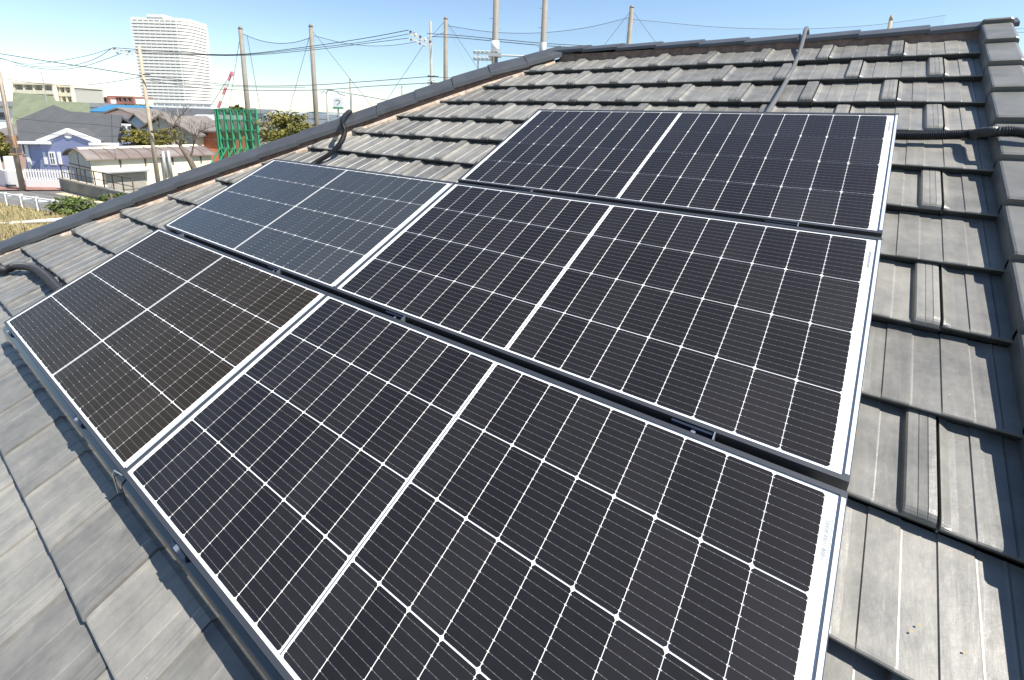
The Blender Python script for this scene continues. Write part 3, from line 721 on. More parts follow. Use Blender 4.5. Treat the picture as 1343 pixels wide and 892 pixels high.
mb = MB(); prf = []
for i in range(13):
    s_ = i / 12; prf.append((-.3 + (DW + .6) * s_, ze + .02 + .66 * math.sin(math.pi * min(1, max(0, s_))) ** .8))
pr = [f.W(-.35, b, z) for b, z in prf] + [f.W(-.35, b, z - .08) for b, z in reversed(prf)]; mb.prism(pr, f.r * (r1 + .7)); fixn(part('roof', mb, RUST, t))
x = -.3; RIBM = mat('rib_brown', (.17, .12, .10), .7)
while x < r1 + .3:
    mb = MB()
    for (b0_, z0_), (b1_, z1_) in zip(prf[:-1], prf[1:]): mb.bar(f.W(x, b0_, z0_ + .02), f.W(x, b1_, z1_ + .02), .07, .05)
    part('roof_rib', mb, RIBM, t); x += .95
rs0 = f.L(139, 230)[0]; rs1 = f.L(190, 230)[0]
bx_part(f, rs0, rs1, -.07, -.004, .1, ze - 1.15, mat('shutter_grey', (.30, .28, .24), .6, var=.12, scale=2), t, 'roller_shutter')
bx_part(f, rs0 - .2, rs1 + .2, -.6, -.004, ze - 1.10, ze - 1.0, GREYM, t, 'shutter_hood')
for px_ in (212, 219): q0 = f.L(px_, 205)[0]; mb = MB(); mb.tube([f.W(q0, -.25, .8), f.W(q0, -.25, ze + .5)], .13, 10); part('flue_pipe', mb, GREYM, t, True)
window(f, 231, 226, 250, 236, t, frame=CREAM, fw=.06, mull=1, trans=0)
for px_ in (156, 189, 225, 262): q0 = f.L(px_, 205)[0]; bx_part(f, q0 - .05, q0 + .05, -.06, -.003, ze - .7, ze, BROWNF, t, 'downpipe')
# retaining wall with railing
A, B = at_z(80, 250), at_z(186, 275); t = empty('retaining_wall', (A + B) / 2); tag(t, 'weathered concrete retaining wall along the shed yard, with a brown railing', 'wall')
hA = .92; d_ = (B - A).normalized(); nrm = Vector((-d_.y, d_.x, 0)) * .25
mb = MB(); mb.prism([A, B, B + UPZ * hA * .9, A + UPZ * hA], nrm); fixn(part('wall_block', mb, CONC, t))
mb = MB(); mb.prism([A + UPZ * (hA + .003) - nrm * .2, B + UPZ * (hA * .9 + .003) - nrm * .2, B + UPZ * (hA * .9 + .12) - nrm * .2, A + UPZ * (hA + .12) - nrm * .2], nrm * 1.4); fixn(part('coping', mb, mat('pale_coping', (.42, .38, .30), .9, var=.2, scale=2), t))
n = 9; l_ = (B - A).length
mb = MB(); top = []
for i in range(n):
    p = A.lerp(B, (i + .3) / n) + nrm * .5; h = hA * (1 - .1 * i / n); mb.bar(p + UPZ * h, p + UPZ * (h + 1.15), .06); top.append(p + UPZ * (h + 1.15))
mb.bar(top[0], top[-1], .06); mb.bar(top[0] - UPZ * .55, top[-1] - UPZ * .55, .04); part('railing', mb, BROWNF, t)
# guard rail
t = empty('guard_rail', at_z(30, 270)); tag(t, 'white double-rail guard rail at the near side of the road', 'guard rail')
A, B = at_z(-40, 262), at_z(80, 281)
mb = MB()
for z in (.55, .8): mb.bar(A + UPZ * z, B + UPZ * z, .09, .10)
part('rail', mb, WHITE, t)
for i in range(6):
    p = A.lerp(B, .12 + .165 * i); mb = MB(); mb.bar(p, p + UPZ * .9, .14); part('post', mb, WHITE, t)
A, B = at_zd(-60, 299, 27), at_zd(96, 287, 27); t = empty('white_pipe', (A.x, A.y, GZ)); tag(t, 'thick white pipe running across the dry grass at the left edge', 'pipe')
mb = MB(); mb.tube([A, B], .105, 12); part('pipe_run', mb, WHITE, t, True)
for s_ in (.1, .5, .9): p = A.lerp(B, s_); mb = MB(); mb.bar((p.x, p.y, GZ), p - UPZ * .05, .12); part('support', mb, GREYM, t)

# olive roofed house
f = Fr(60, 200, 60, 0); t = empty('olive_roofed_house', f.W(0, 4, 0)); tag(t, 'large house with faded olive green roof directly behind the blue house', 'house')
wall_part(None, f, [(20, 160), (120, 160), (122, 205), (24, 205)], 9, mat('pale_brick', (.42, .28, .22), .9, var=.1, scale=2), t)
rn = (f.b * math.sin(R(38)) - UPZ * math.cos(R(38))); rP = f.W(0, -.5, f.L(60, 170)[1])
P = [on_plane(x, y, rP, rn) for x, y in ((16, 172), (16.5, 121), (69.5, 126), (73.5, 132.5), (117.5, 135), (119, 172))]
mb = MB(); mb.prism(P, UPZ * -.25); fixn(part('roof', mb, OLIVE, t))
mb = MB(); mb.prism([P[1] - UPZ * .3, P[2] - UPZ * .3, P[2] + f.b * 5 - UPZ * 4, P[1] + f.b * 5 - UPZ * 4], UPZ * -.2); fixn(part('rear_roof', mb, OLIVE, t))
# row of mid-distance houses
def H(name, label, px0, px1, ytop_eave, yridge, zd, yaw, dep, wm, rm, ridge='r', wins=(), group='houses of the town beyond the road'):
    f = Fr((px0 + px1) / 2, 160, zd, yaw); r0 = f.L(px0, 160)[0]; r1 = f.L(px1, 160)[0]; mid = (px0 + px1) / 2
    ze = f.L(mid, ytop_eave)[1]; bk = dep / 2 if ridge == 'r' else 0; zr = f.L(mid, yridge, bk)[1]
    wl = [(a, b, ze - c, ze - d) for a, b, c, d in wins]
    return gable_house(name, label, f, r0, r1, dep, 0, ze - GZ * 0, zr, wm, rm, ridge, wins=wl, group=group)
# note: heights from L() are relative to the ground
H('blue_roofed_house', 'house with bright blue metal roof left of the tower', 122, 168, 147, 139, 78, 0, 9, WHITE, BLUER, 'r')
H('light_blue_house', 'pale blue house with dark roof between the blue house and the leaning pole', 166, 192, 163, 150, 60, 12, 8, mat('pale_blue_wall', (.42, .52, .62), .8), BROWNR, 'f', wins=((.25, .75, 2.4, .6),))
H('white_gabled_house', 'white gabled house right behind the leaning pole', 140, 178, 150, 143, 70, 0, 7, WHITE, BROWNR, 'f')
H('cream_gabled_house', 'cream house with broad white gable behind the round tree', 192, 232, 166, 154, 55, 0, 8, CREAM, BROWNR, 'f', wins=((.2, .38, 2.2, .8), (.6, .8, 2.2, .8)))
H('cream_gabled_house', 'cream house with white balcony behind the bare tree', 214, 252, 175, 164, 50, 5, 7, CREAM, BROWNR, 'f', wins=((.3, .7, 1.8, .6),))
H('grey_roofed_house', 'wide grey roofed house just below the tower podium', 196, 262, 153, 143, 82, 0, 12, WHITE, GREYR, 'r', wins=((.1, .2, 2, .8), (.4, .5, 2, .8)))
H('grey_roofed_house', 'house with long pale grey roof between tower and green net frame', 238, 300, 163, 152, 66, 0, 9, WHITE, TILEROOFS[2], 'r')
t = H('orange_brick_house', 'orange brick house with brown roof left of the green net frame', 246, 306, 172, 160, 52, 0, 8, ORANGE, BROWNR, 'r', wins=((.62, .76, 1.9, .5), (.2, .3, 1.9, .5)))
H('white_walled_house', 'white house with brown roof seen through the green net', 300, 345, 172, 160, 56, 0, 8, WHITE, BROWNR, 'r', wins=((.5, .7, 1.8, .5),))
H('white_walled_house', 'small white house behind the conifer beside the second net pole', 338, 412, 166, 158, 75, 0, 8, WHITE, TILEROOFS[0], 'r', wins=((.1, .25, 2, .6), (.7, .85, 2, .6)))
H('pink_walled_house', 'pinkish house at the far left behind the leaning utility pole', -20, 40, 178, 166, 52, 0, 8, mat('pink_wall', (.50, .33, .27), .9), BROWNR, 'r', wins=((.7, .9, 2, .7),))
H('white_walled_house', 'white two-storey house at the left edge beyond the pink one', -30, 20, 140, 134, 75, 0, 8, WHITE, TILEROOFS[0], 'r', wins=((.6, .8, 2, .7),))
fill = [(100, 135, 141, 136, 110, 1, 0), (262, 292, 150, 145, 110, 0, 1), (285, 325, 147, 142, 150, 1, 3), (322, 352, 149, 144, 140, 2, 0), (350, 392, 152, 147, 120, 0, 2), (396, 430, 156, 151, 95, 0, 0), (424, 452, 155, 150, 110, 1, 2), (450, 486, 154, 150, 115, 2, 1), (180, 205, 146, 141, 130, 1, 0), (-60, 10, 150, 145, 120, 0, 2), (484, 520, 153, 150, 160, 0, 3)]
wmn = [(WHITE, 'white'), (CREAM, 'cream'), (mat('grey_wall', (.38, .38, .37), .9), 'grey')]; rmn = ['grey', 'brown', 'pale', 'green']
where = ['beside the olive roof', 'below the crane', 'behind the green net frame', 'between the first and second net poles', 'behind the conifer crown', 'right of the second net pole', 'under the square white sign', 'right of the square white sign', 'in front of the white tower base', 'at the left frame edge', 'farthest right above the hip ridge']
for (a, b, e, r_, zd, wi, ri), wh in zip(fill, where):
    H('distant_house', 'distant %s walled house with %s roof, %s' % (wmn[wi][1], rmn[ri], wh), a, b, e, r_, zd, 0, 9, wmn[wi][0], TILEROOFS[ri], 'r', wins=((.15, .3, 2.2, .8), (.6, .75, 2.2, .8)))

# apartment blocks
def block(name, label, x0, x1, y0, y1, zd, yaw, dep, floors, wm, m2, cat='building', bays=6, tall=None):
    f = Fr((x0 + x1) / 2, 135, zd, yaw); r0 = f.L(x0, 135)[0]; r1 = f.L(x1, 135)[0]; z1 = (f.L(x0, y0)[1] + f.L(x1, y1)[1]) / 2
    c = f.W((r0 + r1) / 2, dep / 2, 0); t = empty(name, c); tag(t, label, cat)
    bx_part(f, r0, r1, 1.4, dep, 0, z1, m2, t, 'wall'); fh = 3.0; n = 0; z = z1
    while n < floors and z > 3:
        bx_part(f, r0 - .1, r1 + .1, 0, 1.39, z - fh + .0, z - fh + 1.25, wm, t, 'balcony'); z -= fh; n += 1
    bx_part(f, r0 - .3, r1 + .3, -.2, dep + .2, z1 + .003, z1 + .7, wm, t, 'roof')
    for i in range(bays + 1):
        x = r0 + (r1 - r0) * i / bays; bx_part(f, x - .25, x + .25, .1, 1.395, max(0, z), z1 - .003, wm, t, 'party_wall')
    return t
block('apartment_block', 'cream apartment block with long balconies rising above the olive roof, left part', 22, 72, 109, 113.5, 170, 0, 14, 5, CREAM, RECESS, bays=4)
block('apartment_block', 'cream apartment block wing with stepped balconies right beside the longer one', 73.5, 95, 113, 116, 172, 0, 14, 5, CREAM, RECESS, bays=3)
block('brick_apartments', 'low red brick apartments on the skyline left of the tower, left block', 118, 142, 128.5, 129, 240, 0, 14, 4, REDB, WHITE, bays=4)
block('brick_apartments', 'low red brick apartments on the skyline nearest the tower', 143, 175, 127, 129, 245, 0, 14, 4, REDB, WHITE, bays=5)
block('white_podium', 'long low white building at the foot of the residential tower', 175, 276, 131.5, 139, 330, 0, 20, 4, WHITE, WHITE, bays=10)
# tower
f = Fr(215, 138, 430, 0); t = empty('residential_tower', f.W(0, 14, 0)); tag(t, 'tall white residential tower with stacked balconies on every floor', 'tower')
r0 = f.L(183, 90)[0]; r1 = f.L(239, 90)[0]; z1 = f.L(210, 27)[1]; FHt = z1 / 30; nf = 29
D_ = 26
def outl(e, R0=r0, R1=r1):
    P = [(R0 - e, -e), (R1 - 1, -e)]
    for i in range(1, 7):
        a = -math.pi / 2 + i * (math.pi / 2) / 6; P.append((R1 - 1 + (9 + e) * math.cos(a), 9 + (9 + e) * math.sin(a)))
    return P + [(R1 + 8 + e, D_ + e), (R0 - e, D_ + e)]
mb = MB(); mb.prism([f.W(a, b, 0) for a, b in outl(0)], UPZ * z1); fixn(part('wall', mb, mat('tower_recess_wall', (.46, .45, .41), .8), t))
for i in range(nf):
    z = z1 - (i + 1) * FHt; mb = MB(); mb.prism([f.W(a, b, z) for a, b in outl(1.5)], UPZ * 1.75); fixn(part('balcony', mb, TOWERW, t))
rr = random.Random(2)
for i in range(nf):
    z = z1 - (i + 1) * FHt; mb = MB(); mb.box((r0 + .6, -.12, z + 1.90), (r1 - 1.2, -.004, z + FHt - .3), lambda p: f.W(p.x, p.y, p.z))
    part('window_row', mb, mat('tower_window', (.22, .22, .20), .4) if i == 0 else bpy.data.materials['tower_window'], t)
mb = MB()
for i in range(9): x = r0 + (r1 - r0) * i / 8; mb.box((x - .2, -1.3, 0), (x + .2, -.003, z1 - .004), lambda p: f.W(p.x, p.y, p.z))
part('party_wall', mb, TOWERW, t)
mb = MB(); mb.prism([f.W(a, b, z1) for a, b in outl(1.0)], UPZ * 2.2); fixn(part('roof_parapet', mb, TOWERW, t))
bx_part(f, r0 + (r1 - r0) * .36, r0 + (r1 - r0) * .72, -1.3, 14, z1 + 2.2, z1 + 4.6, TOWERW, t, 'rooftop_plant')
# crane
f = Fr(290, 140, 260, 0); t = empty('crane_boom', f.W(0, 0, 0)); tag(t, 'red and white construction crane boom slanting up beyond the green net', 'crane')
A = at_zd(283, 150, 260); B = at_zd(303, 97, 260); cr = [mat('crane_red', (.62, .20, .22), .5), WHITE]
for i in range(6):
    a = A.lerp(B, i / 6); b = A.lerp(B, (i + 1) / 6); mb = MB(); mb.bar(a, b, 1.2 - i * .07, 1.1); part('boom_section', mb, cr[(i + 1) % 2], t)
mb = MB(); mb.bar(B, B + Vector((0, 0, .1)) + CX_ * 1.2, 1.4, 2.2); part('boom_head', mb, cr[0], t)
mb = MB(); mb.tube([B, at_zd(277, 138, 260)], .16, 5); part('hoist_rope', mb, WIRE, t)
mb = MB(); p = A.copy(); mb.box((p.x - 4, p.y - 3, GZ), (p.x + 4, p.y + 3, GZ + 2.5)); mb.bar((p.x, p.y, GZ + 2), p, 3, 3); part('crane_base', mb, cr[0], t)

# far band of trees and a raised road
HZ = []
mb = MB(); rr = random.Random(12); prev = None
for i in range(90):
    px = -60 + i * 9; y = 139 + .028 * px - (2.2 + 1.6 * math.sin(i * .4) + rr.uniform(-.8, .8)); p = at_zd(px, y, 1000); HZ.append(p)
for a, b in zip(HZ[:-1], HZ[1:]): mb.prism([Vector((a.x, a.y, GZ)), Vector((b.x, b.y, GZ)), b, a], FH * 250)
o = mb.build('hills', HILL); fixn(o); tag(o, kind='structure')
f = Fr(440, 150, 150, 0); t = empty('raised_road', f.W(0, 0, 0)); tag(t, 'long white parapet of a raised road on the skyline right of the conifer', 'viaduct')
r0, z0 = f.L(386, 152.5); r1, z1 = f.L(520, 147.5)
bx_part(f, r0, r1, 0, 8, z0 - .6, z0 + .9, WHITE, t, 'deck')
for i in range(7): x = r0 + (r1 - r0) * (i + .5) / 7; bx_part(f, x - .6, x + .6, 2, 6, 0, z0 - .603, CONC, t, 'pier')

# ---- poles
def pole(name, label, top, foot, zd, rad_px, m, cat='pole', group=None, steps=False, cap=True):
    T = at_zd(top[0], top[1], zd); k = zd / F; d = ray(*foot)
    t = empty(name, (T.x, T.y, GZ)); tag(t, label, cat, group)
    mb = MB(); mb.tube([(T.x, T.y, GZ), (T.x, T.y, T.z)], [rad_px * k * 1.15, rad_px * k * .82], 12); part('shaft', mb, m, t, True)
    if cap:
        mb = MB(); mb.tube([(T.x, T.y, T.z - .05), (T.x, T.y, T.z + .08), (T.x, T.y, T.z + .25)], [rad_px * k * .88, rad_px * k * .86, .05], 12); part('pole_cap', mb, m, t, True)
    if steps:
        mb = MB(); z = 2.0
        while z < T.z - GZ - .5:
            s_ = 1 if int(z / .45) % 2 else -1; mb.bar((T.x, T.y, GZ + z), Vector((T.x, T.y, GZ + z)) + CX_ * s_ * (rad_px * k + .14), .02); z += .45
        part('step_bolts', mb, GREYM, t)
    return t, T
GN = 'tall poles of the golf range net'
g1, T1 = pole('net_pole', 'tall net pole standing directly behind the green net frame', (315.2, 37.8), (329, 199), 45, 3.0, POLED, group=GN)
g2, T2 = pole('net_pole', 'tall net pole right beside the conifer', (407.7, 35), (415, 169), 46, 3.0, POLED, group=GN)
g3, T3 = pole('net_pole', 'tall net pole just right of the utility pole with the slanted crossarm', (584.6, 25), (585, 111), 52, 3.0, POLED, group=GN)
g4, T4 = pole('net_pole', 'tall net pole standing alone over the middle of the horizontal ridge', (828.7, 10), (825, 56), 54, 3.2, POLED, group=GN)
p5, T5 = pole('tall_concrete_pole', 'thick stepped pole with a white band, cut by the top frame edge', (651.5, -30), (647, 90), 24, 4.2, POLED, steps=True)
bT = at_zd(649, 54, 24); bB = at_zd(648.7, 68, 24); mb = MB(); mb.tube([(T5.x, T5.y, bB.z), (T5.x, T5.y, bT.z)], .182, 14); part('white_band', mb, WHITE, p5, True)
mb = MB(); zz = at_zd(648, 72.5, 24).z; mb.tube([(T5.x, T5.y, zz), Vector((T5.x, T5.y, zz)) + CX_ * 2.6], .045, 6); mb.bar(Vector((T5.x, T5.y, zz)) - CX_ * .3, Vector((T5.x, T5.y, zz)) + CX_ * .3, .5, .16); part('side_arm', mb, GREYM, p5)
p6, T6 = pole('tall_concrete_pole', 'second thick stepped pole, thinner, right of the one with the white band', (716.5, -30), (712, 68), 26, 4.0, POLED, steps=True)
bT = at_zd(713, 56, 26); mb = MB(); mb.tube([(T6.x, T6.y, bT.z - 1.2), (T6.x, T6.y, bT.z)], .178, 14); part('pale_sleeve', mb, GREYM, p6, True)
pole('slim_pole', 'slim grey pole right of the square white sign', (459, 105), (460, 150), 80, 1.3, POLE)
pole('slim_pole', 'short slim pole just above the hip ridge, left of the utility pole', (527, 114), (527, 131), 90, 1.1, POLE)
pole('slim_pole', 'dark stub of a pole peeping over the ridge near the verge', (1168.5, 26), (1168, 34), 30, 2.3, WOODP)
# street lamp and square sign
t, T = pole('street_lamp', 'street lamp with a curved double arm left of the square white sign', (428, 122), (430, 150), 85, 1.1, POLE, 'street lamp', cap=False)
mb = MB(); mb.tube(smoothcurve([T, T + UPZ * .5 + CX_ * .5, T + UPZ * .35 + CX_ * 1.5, T - UPZ * .1 + CX_ * 2.3], 5), .07, 6); mb.tube(smoothcurve([T, T + UPZ * .3 - CX_ * .4, T - CX_ * .9 - UPZ * .1], 5), .06, 6); part('lamp_arm', mb, POLE, t)
mb = MB(); mb.bar(T + CX_ * 2.0 - UPZ * .05, T + CX_ * 3.1 - UPZ * .35, .4, .16); part('lamp_head', mb, GREYM, t)
f = Fr(443, 135, 88, 0); t = empty('square_sign', f.W(0, 0, 0)); tag(t, 'square white roadside sign with a dark curved emblem and green base line', 'sign')
r0, z1 = f.L(436.5, 128); r1, z0 = f.L(449, 140.5)
bx_part(f, r0, r1, 0, .3, z0, z1, WHITE, t, 'sign_face')
bx_part(f, r0 - .1, r1 + .1, -.05, .35, z0 - .35, z0 - .003, GREEN, t, 'sign_base')
bx_part(f, (r0 + r1) / 2 - .12, (r0 + r1) / 2 + .12, .05, .25, 0, z0 - .353, POLE, t, 'sign_post')
mb = MB(); c = ((r0 + r1) / 2, (z0 + z1) / 2); P = [(c[0] + .42 * math.cos(a), c[1] + .12 + .30 * math.sin(a)) for a in [R(150 - i * 24) for i in range(10)]] + [(c[0] - .1, c[1] - .4)]
for a, b in zip(P[:-1], P[1:]): mb.bar(f.W(a[0], -.02, a[1]), f.W(b[0], -.02, b[1]), .04, .11)
part('emblem', mb, mat('sign_grey', (.2, .2, .18), .7), t)
# floodlight rack
t, T = pole('floodlight_mast', 'floodlight mast with two rows of round lamps left of the banded pole', (627.2, 68), (627, 98), 70, .9, GREYM, 'floodlight', cap=False)
k = 70 / F
for row in (0, 1):
    z = T.z - .2 - row * 7.5 * k
    mb = MB(); mb.bar(Vector((T.x, T.y, z)) - CX_ * 5 * k, Vector((T.x, T.y, z)) + CX_ * 17 * k, .12); part('crossbar', mb, GREYM, t)
    for j in range(5):
        c = Vector((T.x, T.y, z + .15)) + CX_ * ((-4 + j * 5) * k) - FH * .3; mb = MB(); mb.tube([c - FH * .25 - UPZ * .12, c, c + FH * .25 + UPZ * .1], [.26, .24, .08], 10); part('flood_lamp', mb, INSUL, t)

# utility poles
def upole(name, label, top, foot, zd, rad, m, arms, tilt_arm=None):
    t, T = pole(name, label, top, foot, zd, rad, m, 'utility pole', 'utility poles carrying the wires', steps=False)
    return t, T
# left leaning one: foot and head differ in depth-plane x because it really leans
def lean_pole(name, label, top, foot, zd, r0, r1, m):
    T = at_zd(top[0], top[1], zd); B = at_zd(foot[0], foot[1], zd); d = (T - B); B = B - d * ((B.z - GZ) / d.z)
    t = empty(name, B); tag(t, label, 'utility pole', 'utility poles carrying the wires'); k = zd / F
    mb = MB(); mb.tube([B, T], [r0 * k, r1 * k], 12); part('shaft', mb, m, t, True); return t, T, B
u1, U1T, U1B = lean_pole('utility_pole', 'pale brown utility pole in front of the shed and white tower', (182, 60), (207.9, 242), 32, 3.0, 1.6, WOODP)
u0, U0T, U0B = lean_pole('utility_pole', 'brown utility pole at the left edge beside the picket fence', (-3, 90), (28.9, 243), 38, 3.2, 2.2, mat('dark_brown_pole', (.30, .25, .20), .85, var=.15, scale=2))
u2, U2T, U2B = lean_pole('utility_pole', 'concrete utility pole with slanted crossarm beside a net pole', (564.5, 28), (566, 122), 30, 2.9, 1.4, POLE)
def crossarm(t, pts, zd, wd, n, ins=True, up=2.2):
    A = at_zd(pts[0][0], pts[0][1], zd - .25); B = at_zd(pts[1][0], pts[1][1], zd - .25)
    mb = MB(); mb.bar(A, B, .09, wd); part('crossarm', mb, INSUL, t)
    for i in range(n):
        p = A.lerp(B, (i + .4) / n); mb = MB(); h = up * zd / F; mb.tube([p + UPZ * .04, p + UPZ * h * .3, p + UPZ * h * .35, p + UPZ * h * .7, p + UPZ * h * .75, p + UPZ * h], [.05, .05, .08, .05, .08, .04], 8); iso = part('insulator', mb, WIRE if i % 2 == 0 else INSUL, t)
crossarm(u1, ((147, 64), (176, 70)), 32, .10, 3); crossarm(u1, ((149, 68), (174, 72)), 32, .06, 2, up=-1.5)
crossarm(u2, ((536, 43), (568, 59)), 30, .12, 5, up=3.5); crossarm(u2, ((537, 50), (560, 60)), 30, .10, 4, up=-2)
mb = MB(); z = at_zd(566, 66, 30).z
for i in range(16):
    p = U2B.lerp(U2T, .42 + .022 * i); mb.bar(p - CX_ * .22, p + CX_ * .22, .03)
part('step_bolts', mb, GREYM, u2)
mb = MB()
for y in (100.5, 109): p = at_zd(565, y, 29.8); mb.bar(p - CX_ * .2, p + CX_ * .45, .07)
part('wire_bracket', mb, WIRE, u2)
mb = MB()
for y in (98, 172, 174): p = at_zd(190 + (y - 70) * .14, y, 31.8); mb.bar(p - CX_ * .3, p + CX_ * .15, .06)
part('wire_bracket', mb, WIRE, u1)
mb = MB(); p = at_zd(17, 178, 37.6); mb.tube([p, p - UPZ * .9], .16, 10); mb.bar(p + CX_ * -.5 + UPZ * -1.4, p + CX_ * .5 + UPZ * -1.4, .2, .12); part('transformer_box', mb, mat('rusty_box', (.35, .2, .12), .8), u0)

# ---- wires
def wire(pts, r, label, sag=0, group='overhead wires', m=WIRE):
    P = [at_zd(x, y, zd) for x, y, zd in pts]; mb = MB(); mb.tube(smoothcurve(P, 6) if len(P) > 2 else P, r, 5); o = mb.build('overhead_wire', m); tag(o, label, 'wire', group); return o
wire([(148, 62.5, 32), (255, 70.2, 34), (320, 71, 34), (406, 61, 32), (480, 50, 31), (536, 39.5, 30)], .022, 'upper wire spanning from the tower side pole to the slanted crossarm, topmost strand')
wire([(160, 66, 32), (255, 71.3, 34), (320, 71.8, 34), (406, 63.5, 32), (480, 54.5, 31), (545, 43, 30)], .018, 'upper wire spanning to the slanted crossarm, middle strand')
wire([(172, 69, 32), (255, 72, 34), (320, 72.8, 34), (406, 66, 32), (480, 57, 31), (536, 50, 30)], .018, 'upper wire spanning to the slanted crossarm, lowest strand')
wire([(197, 100, 32), (262, 107.5, 34), (320, 112.5, 34), (400, 112, 33), (480, 107, 31), (563, 100.5, 30)], .02, 'lower wire crossing in front of the tower base, upper strand')
wire([(197, 103, 32), (262, 110, 34), (320, 114, 34), (400, 114.5, 33)], .016, 'short bundled wire just under the lower strand beside the tower')
wire([(197, 106, 32), (262, 115, 34), (330, 118.5, 34), (420, 118, 33), (490, 113, 31), (563, 109, 30)], .02, 'lower wire crossing below the tower, lowest strand')
wire([(428, 118, 85), (460, 123, 80), (527, 135, 75)], .05, 'thin wire leaving the street lamp to the right')
wire([(560, 44, 30), (600, 46.5, 29), (648, 51, 28), (715, 57, 27), (790, 61, 27)], .018, 'wire right of the slanted crossarm, upper strand behind the thick poles')
wire([(566, 48, 30), (600, 49.5, 29), (648, 54, 28), (715, 60, 27), (780, 63, 27)], .018, 'wire right of the slanted crossarm, lower strand behind the thick poles')
wire([(566, 100.5, 30), (610, 103.5, 32)], .018, 'short wire leaving the utility pole just above the hip ridge')
wire([(-30, 66, 40), (0, 70.5, 38), (60, 80, 35), (120, 89, 33), (186, 99.5, 32)], .026, 'thick wire sloping down from the left edge to the tower side pole')
wire([(-30, 70, 40), (0, 76, 38), (30, 85, 36), (60, 88, 35), (95, 86, 34), (125, 77, 33), (148, 62.5, 32)], .018, 'sagging wire at upper left, lowest curve onto the crossarm')
wire([(-10, 74, 38), (30, 83.5, 36), (60, 82.5, 35), (110, 74, 33), (148, 63, 32)], .016, 'sagging wire at upper left, topmost curve onto the crossarm')
wire([(20, 86, 36), (70, 91, 35), (110, 87, 34), (160, 70, 32)], .018, 'sagging wire at upper left, ending on the middle insulator')
wire([(-30, 98, 40), (10, 104, 38), (60, 110.5, 35), (110, 111.5, 34), (150, 107, 33), (190, 100, 32)], .018, 'low wire drooping in front of the cream apartment block')
wire([(90, 119, 60), (140, 119, 50), (190, 112, 32)], .014, 'faint wire left of the tower above the red brick apartments')
wire([(20, 155, 38), (70, 160, 36), (130, 164, 34), (192, 172, 32), (240, 178, 31), (288, 185, 33)], .014, 'wire crossing in front of the dark grey roof of the blue house')
wire([(25, 172, 38), (90, 178, 36), (192, 179, 32), (250, 183, 32)], .012, 'lower thin wire crossing the dark roof of the blue house')
def nw(a, b, sag, label, r=.025):
    m_ = (a + b) / 2 - UPZ * sag; mb = MB(); mb.tube(smoothcurve([a, a.lerp(m_, .5) - UPZ * sag * .25, m_, m_.lerp(b, .5) - UPZ * sag * .25, b], 5), r, 5); o = mb.build('net_rope', WIRE); tag(o, label, 'rope', 'ropes holding the golf net'); return m_
z_ = lambda T, d: Vector((T.x, T.y, T.z - d))
TR = at_zd(1240, 20, 70); TR2 = z_(TR, 0)
def net(a, b, sag, label, la):
    nw(a, b, sag, la)
    mb = MB(); n = 12; top = []
    for i in range(n + 1):
        s_ = i / n; p = a.lerp(b, s_) - UPZ * (sag * 4 * s_ * (1 - s_)); top.append(p)
    for p, q in zip(top[:-1], top[1:]): mb.poly([p, q, (q.x, q.y, GZ), (p.x, p.y, GZ)])
    o = mb.build('golf_net', NET); tag(o, label, 'net', 'golf range nets')
net(z_(T1, .35), z_(T2, .9), .65, 'faint net between the first net pole and the one beside the conifer', 'sagging top rope between the first two net poles')
net(z_(T2, .7), z_(T3, 1.2), 1.1, 'faint net from the conifer side pole to the utility pole area', 'long sagging top rope right of the conifer side pole')
net(z_(T3, .6), z_(T4, .9), 1.1, 'faint net behind the two thick stepped poles', 'sagging top rope behind the two thick stepped poles')
net(z_(T4, 1.1), TR, 1.3, 'faint net over the right part of the horizontal ridge', 'top rope running right above the ridge toward the pole stub')
def guy(a, px, py, zd, label): b = at_zd(px, py, zd); mb = MB(); mb.tube([a, b], .02, 5); o = mb.build('guy_rope', WIRE); tag(o, label, 'rope', 'guy ropes of the net poles')
guy(z_(T1, .3), 299, 150, 45, 'guy rope falling left of the first net pole')
guy(at_zd(324, 46, 45), 344, 160, 45, 'guy rope falling right of the first net pole to the conifer')
guy(z_(T2, .3), 378, 150, 46, 'guy rope falling left of the conifer side pole')
guy(z_(T2, .2), 492, 145, 46, 'long guy rope slanting right from the conifer side pole')
guy(at_zd(555, 60, 50), 500, 142, 50, 'guy rope slanting left below the slanted crossarm')
guy(z_(T3, .1), 568, 45, 52, 'short guy rope left of the pole next to the utility pole')
guy(z_(T3, .1), 628, 92, 52, 'guy rope slanting right toward the floodlight mast')
guy(z_(T4, .2), 792, 60, 54, 'guy rope left of the lone pole over the ridge')
guy(z_(T4, .2), 860, 56, 54, 'guy rope right of the lone pole over the ridge')
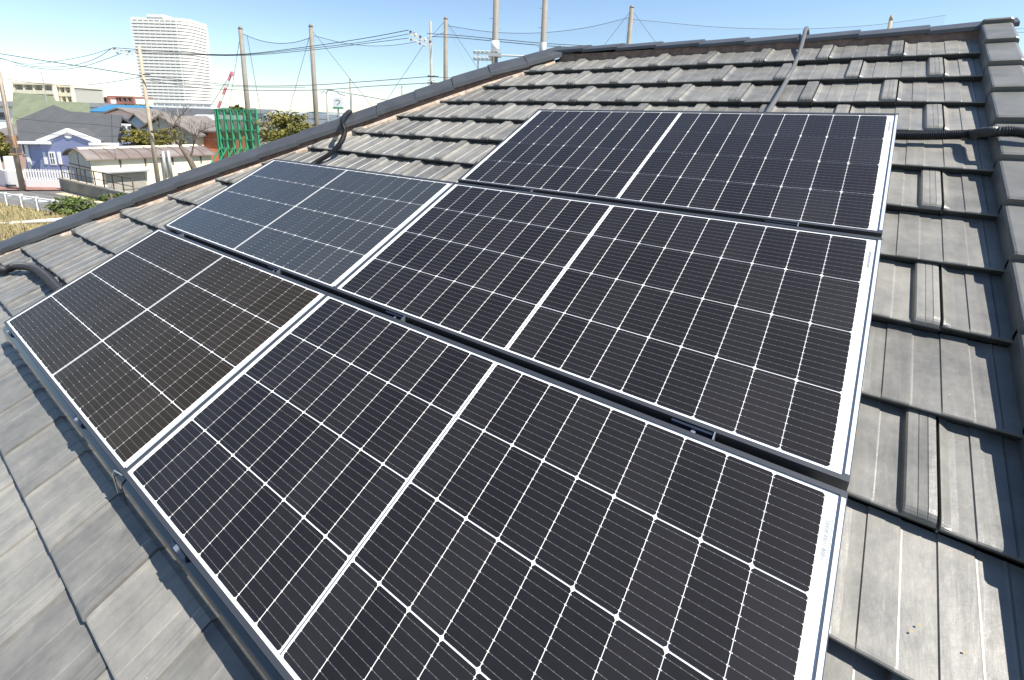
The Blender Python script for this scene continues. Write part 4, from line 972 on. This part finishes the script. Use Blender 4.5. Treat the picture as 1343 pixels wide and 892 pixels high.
wire([(1318, 38.5, 12), (1345, 37.5, 12)], .006, 'thin wire at the right frame edge beyond the ridge end')
wire([(1318, 42, 12), (1345, 42.5, 12)], .006, 'second thin wire at the right frame edge, just lower')
# green net frame
f = Fr(300, 190, 42, -8); t = empty('green_net_frame', f.W(0, 0, 0)); tag(t, 'bright green steel frame hung with green netting left of the conifer', 'net frame')
z1 = f.L(300, 143)[1]; ra = f.L(285, 170)[0]; rb = f.L(338, 170)[0]
rs = [ra + (rb - ra) * s_ for s_ in (0, .06, .22, .38, .54, .70, .85, 1.0)]
for x in rs:
    mb = MB(); mb.bar(f.W(x, 0, 0), f.W(x, 0, z1), .16, .16); part('upright', mb, GREEN, t)
for z in (z1 - .05, z1 - .9, z1 - 1.7, z1 - 2.5, z1 - 3.3, z1 - 4.2):
    mb = MB(); mb.bar(f.W(ra, -.02, z), f.W(rb, -.02, z), .1, .09); part('crossbar', mb, GREEN, t)
for x in rs[1:]:
    mb = MB(); mb.bar(f.W(x, -.1, z1 - 3.2), f.W(x - 1.2, -2.2, 0), .09); mb.bar(f.W(x, -.1, z1 - 4.4), f.W(x - .5, -1.2, 0), .07); part('brace', mb, GREEN, t)
mb = MB(); mb.box((ra, .10, 1.2), (rb, .115, z1), lambda p: f.W(p.x, p.y, p.z)); part('netting', mb, NETG, t)
# roof aerials
for px, py, zd, lab in ((54, 94, 60, 'television aerial on the olive roof in front of the cream apartments'), (217, 141, 82, 'aerial on the wide grey roof below the tower'), (232, 138, 66, 'taller aerial on the roofs right of the leaning pole')):
    T = at_zd(px, py, zd); t = empty('roof_aerial', (T.x, T.y, T.z - 3)); tag(t, lab, 'aerial', 'aerials on the roofs'); k = zd / F
    mb = MB(); mb.tube([T - UPZ * 3.5, T], .045, 5); part('mast', mb, GREYM, t)
    mb = MB(); z = T - UPZ * 1.0; mb.bar(z - CX_ * .9, z + CX_ * .9, .05)
    for i in range(7): q = z + CX_ * (-.85 + i * .28); mb.bar(q - FH * .35, q + FH * .35, .03)
    part('aerial_bars', mb, GREYM, t)
